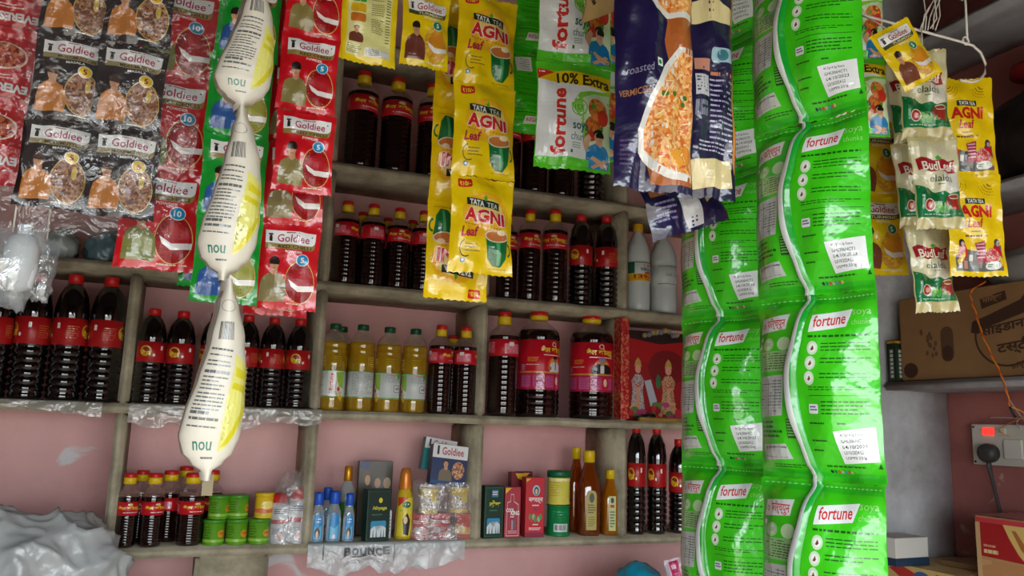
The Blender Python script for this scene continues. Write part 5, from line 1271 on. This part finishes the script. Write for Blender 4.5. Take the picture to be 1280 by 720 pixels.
drape('plastic_sheet', 'milky plastic sheet hanging off the shelf edge under the small ribbed bottles', xat(160, 520), xat(402, 520), ZS[2], .052, HAZE, 1)
drape('plastic_sheet', 'milky plastic sheet over the far-left shelf edge under the large ribbed bottles', -.72, xat(128, 510), ZS[2], .034, HAZE, 2)
def bounce(p):
    k = film((60, 60, 64)); t = 'BOUNCE'
    for i, ch in enumerate(t):
        x = 22 + i * 4.8; y = 14 + 6 * math.sin(i / 5 * PI); p.txt(ch, x, y, x + 4.2, y + 27, k, .05)
    p.lines(27, 46, 45, 54, 1, k, 3, .6, 6); p.lines(22, 62, 50, 74, 2, film((120, 120, 120)), 4, .3, 6); p.rect(9, 4, 9.6, 60, k); p.rect(53, 6, 53.4, 60, film((120, 120, 120)))
drape('plastic_sheet', 'printed grey carrier bag draped over the shelf edge under the jars', xat(384, 690), xat(580, 690), ZS[3], .072, HAZE2, 3, .05, bounce)
# thin plastic round the two red-banded bottles
c, Z = place(357, 683, ZS[3], 10, .0)
t = thing('plastic_bag', 'thin clear plastic bag around the two red-banded white bottles', 'plastic bag', (c.x, c.y + .008, ZS[3]))
def bagf(u, v):
    a = 2 * PI * u; k = (1 - v ** 3 * .62); n = noise.noise(Vector((math.cos(a) * 2, math.sin(a) * 2, v * 5))) * .006
    return ((.0575 * k + n * .4) * math.cos(a) + .008 * v + .002, (.042 * k + n) * math.sin(a), .002 + .165 * v + .012 * math.sin(3 * a) * v)
b = MB(); b.grid(bagf, 36, 24, clear_film('thin_bag', .14, .1, (220, 216, 212), 50, .8, .16), closed=True); b.build('film', t)
t = thing('plastic_bag', 'thin clear plastic wrap around the stacked cream jars', 'plastic bag', (aty(551, 681, YF + .03).x + .004, YF + .050, ZS[3]))
def bagg(u, v):
    a = 2 * PI * u; n = noise.noise(Vector((math.cos(a) * 2, math.sin(a) * 2, v * 5 + 7))) * .006
    x, y = math.cos(a), math.sin(a); k = (abs(x) ** 4 + abs(y) ** 4) ** -.25
    return ((.090 - .004 * v + n) * x * k, (.044 + n) * y * k, .002 + .145 * v + .01 * noise.noise(Vector((x * 3, y * 3, 1))) * v)
b = MB(); b.grid(bagg, 48, 20, clear_film('thin_bag', .14, .1, (220, 216, 212), 50, .8, .16), closed=True); b.build('film', t)

# ------------------------------------------------------------------ lumps: bags and bundles
def lump(name, label, cat, c, size, mat, seed, amp=.25, freq=6.0, sub=4, zflat=True, part='film'):
    t = thing(name, label, cat, c); bm = bmesh.new(); bmesh.ops.create_icosphere(bm, subdivisions=sub, radius=1)
    sd = Vector((seed * 2.3, seed * .7, seed * 1.1))
    for v in bm.verts:
        p = v.co.copy(); n = noise.noise(p * 1.4 + sd) * amp * 1.2 + ((1 - abs(noise.noise(p * freq * .4 + sd)) * 1.8) ** 2) * amp * .6 + ((1 - abs(noise.noise(p * freq * .9 + sd)) * 1.8) ** 2) * amp * .16
        q = p * (1 + n); q = Vector((q.x * size[0], q.y * size[1], q.z * size[2]))
        if zflat: q.z = max(q.z, -size[2] * .72) + size[2] * .72
        v.co = q
    me = bpy.data.meshes.new(part); bm.to_mesh(me); bm.free(); me.materials.append(mat); me.polygons.foreach_set('use_smooth', [True] * len(me.polygons))
    inst(part, me, t); return t
bagc = aty(40, 700, 1.98)
lump('carrier_bag', 'large crumpled grey-white plastic bag at the lower left corner', 'plastic bag', (bagc.x - .01, 1.955, LZ + .001), (.175, .125, .168), HAZE2, 3, .25, 5.6, 6)
q = aty(104, 652, 2.12); pk = thing('snack_packet', 'small white, green and red packet tucked behind the grey plastic bag', 'packet', (q.x, 2.17, LZ + .006), (-.18, .40, 0))
Pz = Pouch(.075, .215, .03, .05, .04, .002, 33); p = Pz.print(8); p.poly([(0, 0), (60, 0), (40, 10), (0, 8)], film((40, 110, 70))); p.rect(30, 10, 86, 22, film((190, 50, 50))); p.lines(34, 11, 82, 21, 3, WH, 3, .5, 3); p.poly([(84, 4), (99, 10), (99, 40), (86, 30)], film((40, 60, 80)))
o = inst('pouch', Pz.mesh(film((200, 212, 214))), pk, (0, 0, .215)); inst('print', p.obj(), o)
q = aty(130, 716, 1.92)
lump('foil_packet', 'silver and green crumpled packet at the bottom left edge', 'packet', (q.x + .03, 1.855, LZ + .001), (.05, .035, .058), film((180, 192, 190), .2, .5), 9, .2, 6, 4)
q = aty(795, 716, 2.0)
lump('plastic_bag', 'shiny turquoise plastic bag just below the bottom shelf', 'plastic bag', (q.x, 1.98, LZ + .001), (.075, .06, .074), film((20, 150, 186), .18), 5, .2, 6, 4)
q = aty(858, 704, 1.95); pk = thing('snack_packet', 'pink and white small packet beside the turquoise bag', 'packet', (q.x, 1.95, LZ + .001), (0, -.2, -.2))
Pz = Pouch(.075, .150, .03, .05, .04, .002, 34); p = Pz.print(8); p.rect(16, 4, 50, 90, film((200, 40, 100))); p.lines(22, 10, 44, 84, 5, film((240, 200, 214)), 3, .5, 2); p.rect(50, 6, 90, 60, film((226, 200, 206))); p.rect(56, 14, 84, 30, film((90, 60, 110)))
o = inst('pouch', Pz.mesh(film((206, 190, 200))), pk, (0, 0, .150)); inst('print', p.obj(), o)
# clear packets on the far-left upper shelf
for k, (px, sx, l) in enumerate(((73, .036, 'crumpled clear packet on the upper left shelf near the small plastic bag'), (130, .037, 'crumpled clear packet on the upper left shelf near the green-shirted sachet'))):
    q = aty(px, 322, YF + .07)
    lump('clear_packet', l, 'packet', (q.x, YF + .075, ZS[1] + .001), (sx, .05, .045), film(((150, 160, 160), (96, 120, 130))[k], .2), 11 + k, .3, 6, 4)

# ------------------------------------------------------------------ side wall: carton, switchboard, wires, boxes
XE = XR - .262
def atx(px, py, X):
    d_ = ray(px, py); return CAMP + d_ * (X / d_.x)
KB = plain((150, 112, 72), .8, vary=.08, vscale=20)
ZSH = 1.648
ct = thing('cardboard_carton', 'brown cardboard carton with dark printed emblem on the side-wall shelf', 'carton', (XE + .024, 1.0, ZSH + .0028))
b = MB(); b.box(0, 0, 0, .225, .70, .232, KB); b.build('body', ct, False, .003)
BR = film((70, 44, 30), .7, 0, .05)
def cz(u, v, h): return (-h, .70 - .70 * u, .232 * v)
p = Print(cz, 100, .0004)
# emblem on the face towards the aisle: coordinates 0..100 along the carton, 0..100 down
E_ = lambda x: 33 + (x - 22) * .50
def ep(pts): p.poly([(E_(x), y) for x, y in pts], BR)
ep([(29, 14), (49, 8), (50, 18), (30, 25)]); p.txt('मिल्क', E_(31), 12, E_(47), 21, KB, .03, 0, 0, -.4)
ep([(22, 38), (36, 32), (60, 20), (66, 10), (70, 20), (68, 32), (58, 36), (38, 44), (26, 52), (20, 50)])
p.ring(E_(48), 56, 12.5, 34, .8, BR, 30, -20, 200); p.txt('साईडान', E_(28), 44, E_(62), 57, BR, .03, 0, 0, -.4); p.txt('टस्टी', E_(40), 62, E_(66), 79, BR, .035, 0, 0, -.3); ep([(66, 40), (74, 36), (76, 54), (68, 56)])
p.txt('हिन्दी', E_(50), 86, E_(64), 94, BR, .02, 0, 0, -.2)
p.rrect(19, 40, 24.5, 80, film((96, 66, 44), .7, 0, .05), 2.5, 8); p.rrect(19.5, 62, 24, 80, BR, 2, 6); p.ell(4.5, 88, 3.4, 9, BR)
rgq = random.Random(2)
for k in range(14): p.ell(10 + rgq.uniform(0, 7), 42 + rgq.uniform(0, 30), .7, 3, film((104, 72, 48), .7, 0, .05), 8)
inst('print', p.obj(), ct)
tb = thing('small_carton', 'thin dark green box with white letters standing beside the brown carton', 'box', (XE + .012, 1.722, ZSH + .0008))
b = MB(); b.box(-.004, -.018, 0, .028, .012, .118, plain((24, 46, 30), .5)); b.build('body', tb, False, .001)
p = Print(lambda u, v, h: (-.004 - h, .012 - .03 * u, .118 * v), 60, .0004); p.rect(16, 20, 84, 98, film((50, 60, 50))); [p.rect(34, 24 + 10 * k, 70, 31 + 10 * k, film((196, 204, 196))) for k in range(7)]; p.rect(0, 2, 100, 8, film((190, 140, 40)))
inst('print', p.obj(), tb)
p = Print(lambda u, v, h: (-.004 + .032 * u, -.018 - h, .118 * v), 60, .0004); p.rect(16, 20, 84, 98, film((50, 60, 50))); [p.rect(34, 24 + 10 * k, 70, 31 + 10 * k, film((196, 204, 196))) for k in range(7)]; p.rect(0, 2, 100, 8, film((190, 140, 40)))
inst('print', p.obj(), tb)
# sacks and bundles on the upper side shelves
SACK = plain((150, 146, 144), .7, bump=.5, bscale=60); DARK = plain((40, 34, 32), .4, vary=.3)
for k, (y, z, sz, m, l, sd) in enumerate(((1.36, 1.8834, (.10, .11, .058), SACK, 'grey cloth sack lying on top of the brown carton', 2), (1.30, 2.1414, (.11, .16, .15), DARK, 'dark plastic bundle on the side shelf behind the wire hanger', 4), (1.60, 2.1414, (.10, .09, .12), DARK, 'dark bundle at the corner of the side shelf', 6))):
    lump(('cloth_sack', 'dark_bundle', 'dark_bundle')[k], l, 'bundle', (XE + .135, y, z), sz, m, sd, .14, 6, 4)
rb = lump('red_bundle', 'red plastic topped bundle on the dark bundle at the right edge', 'bundle', (XE + .13, 1.30, 2.1414 + .285), (.07, .08, .03), plain((120, 20, 22), .4), 8, .15, 5, 3)
# switchboard
sw = thing('switchboard', 'white electric switchboard with a glowing red switch on the old pink wall', 'switchboard', (XR - .001, 1.560, 1.481))
PLT = plain((196, 192, 180), .45)
b = MB(); b.box(-.028, -.10, -.056, 0, .10, .056, PLT); b.build('board', sw, False, .003)
m_, t_, b_ = nodes('lit_switch'); b_.inputs['Base Color'].default_value = (.7, .02, .02, 1); b_.inputs['Emission Color'].default_value = (1, .03, .02, 1); b_.inputs['Emission Strength'].default_value = 1.6
b = MB(); b.box(-.034, .030, .026, -.026, .062, .046, m_); b.build('red_switch', sw, False, .001)
b = MB(); b.box(-.034, -.006, .026, -.026, .022, .046, PLT); b.build('rocker_switch', sw, False, .001)
b = MB(); b.box(-.033, -.05, -.036, -.026, .002, .016, plain((206, 202, 192), .4)); b.build('socket', sw, False, .002)
for yy, zz in ((.092, .048), (.092, -.048), (-.092, .048)):
    b = MB(); b.lathe([(.003, 0), (.003, .002), (.001, .0025)], plain((60, 56, 50), .5, .5), 10, True, True); o = b.build('screw', sw); o.rotation_euler = (0, -PI / 2, 0); o.location = (-.028, yy, zz)
BLK = plain((34, 32, 34), .5)
pl = thing('plug', 'black plug in the switchboard with a cable running down the wall', 'plug', (XR - .034, 1.594, 1.458))
b = MB(); b.lathe([(.016, 0), (.025, .003), (.027, .018), (.024, .030), (.012, .036), (.001, .037)], plain((58, 54, 54), .5), 20, True); o = b.build('body', pl); o.rotation_euler = (0, -PI / 2, 0); o.location = (-.0015, 0, 0)
b = MB(); b.tube([(-.018, 0, -.016), (-.018, 0, -.035), (-.012, .0, -.06), (.006, .002, -.12), (.028, .003, -.20), (.030, .004, -.28)], [.008, .007, .005, .0045, .0045, .0045], plain((70, 66, 66), .5), 10); b.build('cable', pl)
# twisted wires
wr = thing('twisted_wires', 'orange and yellow twisted wires hanging in front of the brown carton', 'wires', (XE - .02, 1.50, 1.9))
w0 = Vector(wr.location); path = [(1232, 352), (1215, 363), (1214, 374), (1220, 392), (1228, 418), (1240, 445), (1252, 470), (1259, 492), (1262, 508)]
P3 = [atx(x, y, XE - .006) - w0 for x, y in path]
def spline(P, n):
    out = []
    for i in range(len(P) - 1):
        a, b_, c_, d_ = P[max(0, i - 1)], P[i], P[i + 1], P[min(len(P) - 1, i + 2)]
        for k in range(n):
            t = k / n; out.append(.5 * ((2 * b_) + (c_ - a) * t + (2 * a - 5 * b_ + 4 * c_ - d_) * t * t + (3 * b_ - a - 3 * c_ + d_) * t ** 3))
    return out + [P[-1]]
S = spline(P3, 8)
for ph, colr, nm in ((0, (206, 72, 20), 'orange_wire'), (PI, (226, 150, 30), 'yellow_wire')):
    pts = [p_ + Vector((.0014 * math.cos(k * .9 + ph), .0016 * math.sin(k * .9 + ph), .0)) for k, p_ in enumerate(S)]
    b = MB(); b.tube(pts, .0014, plain(colr, .4), 7); b.build(nm, wr)
end = S[-1]; tgt = Vector((XR - .030, 1.545, 1.505)) - w0
b = MB(); b.tube(spline([end, end + Vector((.05, .0, -.02)), tgt + Vector((-.03, .005, .02)), tgt], 6), .0014, plain((226, 150, 30), .4), 7); b.build('yellow_wire', wr)
b = MB(); b.tube([end, end + Vector((.004, -.002, -.012)), end + Vector((.012, -.004, -.026))], .003, BLK, 8); b.build('tape', wr)
gw = thing('grey_wires', 'grey loose wires looping over the switchboard top', 'wires', (XR - .03, 1.53, 1.53)); g0 = Vector(gw.location)
for k, pth in enumerate(([(1238, 522), (1256, 522), (1276, 523), (1290, 524)], [(1262, 500), (1270, 512), (1282, 528), (1290, 540)], [(1275, 536), (1271, 528), (1278, 522), (1288, 530)])):
    b = MB(); b.tube(spline([atx(x, y, XR - .034 - .004 * k) - g0 for x, y in pth], 5), .0017, plain((170, 164, 160), .45), 7); b.build('wire', gw)
# goods on the low side shelf
slab('shelf_board', -.262, -.95, 1.093, -.002, -.0005, 1.115, CEMENT_W, side, bev=.007)
ZL = 1.1155
yb_ = thing('biscuit_carton', 'flat yellow and red carton under the white box', 'carton', (XE + .115, 1.62, ZL))
b = MB(); b.box(-.15, -.115, 0, .13, .125, .044, plain((206, 174, 110), .5)); b.build('body', yb_, False, .0015)
for f_ in (lambda u, v, h: (-.15 - h, .125 - .24 * u, .044 * v), lambda u, v, h: (-.15 + .28 * u, -.115 - h, .044 * v)):
    p = Print(f_, 60, .0004); p.poly([(10, 30), (30, 10), (52, 50), (30, 90)], film((190, 50, 40))); p.rect(72, 20, 96, 80, film((150, 40, 40))); p.ell(54, 50, 10, 30, film((60, 100, 150))); inst('print', p.obj(), yb_)
wbx = thing('white_box', 'flat white carton with a dark blue base under the cross wall', 'box', (1.845, 1.69, ZL + .0445), (0, 0, .06))
b = MB(); b.box(-.095, -.04, .0205, .030, .05, .072, plain((214, 212, 204), .5)); b.build('body', wbx, False, .0015)
b = MB(); b.box(-.095, -.041, 0, .031, .051, .020, plain((36, 60, 84), .5)); b.build('base', wbx, False, .0015)
kf = thing('cardboard_flap', 'brown cardboard piece lying beside the white box', 'cardboard', (2.005, 1.60, ZL + .0448), (0, 0, .1))
b = MB(); b.box(-.085, -.06, 0, .06, .06, .013, plain((134, 100, 66), .8)); b.build('sheet', kf, False, .001)
rc = thing('biscuit_carton', 'red and tan rusk carton at the lower right corner', 'carton', (XE + .13, 1.315, ZL + .002), (0, 0, 0))
b = MB(); b.box(-.125, -.19, 0, .12, .17, .192, plain((190, 146, 96), .55, vary=.12, vscale=12)); b.build('body', rc, False, .004)
RSK = food((190, 140, 90), (206, 160, 110), (166, 116, 70), 14)
def rcf(u, v, h): return (-.125 - h, .17 - .36 * u, .192 * v)
p = Print(rcf, 60, .0004); p.rect(1, 2, 100, 8, film((200, 60, 70))); p.poly([(4, 8), (21, 8), (25, 24), (31, 42), (36, 52), (4, 50)], film((170, 20, 26))); p.poly([(21, 8), (100, 8), (100, 60), (36, 52), (31, 42), (25, 24)], film((222, 190, 110))); p.poly([(27, 14), (30, 14), (38, 36), (48, 54), (44, 54), (33, 36)], film((180, 110, 50)))
p.lines(6, 35, 15, 39, 1, film((220, 150, 120)), 2, .7, 4); p.lines(6, 41, 19, 47, 1, film((230, 200, 140)), 3, .8, 4); p.rect(1, 54, 100, 98, RSK); p.rect(0.5, 9, 4, 97, film((206, 170, 120))); inst('print', p.obj(), rc)
p = Print(lambda u, v, h: (-.125 + .245 * u, -.19 - h, .192 * v), 60, .0004); p.rect(2, 3, 98, 52, film((170, 20, 26))); p.rect(2, 52, 98, 97, RSK); inst('print', p.obj(), rc)
b = MB(); b.grid(lambda u, v: (-.130 + .252 * u + .003 * noise.noise(Vector((u * 7, v * 9, 2))), -.193 + .368 * v + .003 * noise.noise(Vector((u * 9, v * 7, 5))), .1935 + .004 * abs(noise.noise(Vector((u * 8, v * 8, 1))))), 20, 24, plain((206, 130, 136), .3)); b.build('plastic_wrap', rc)
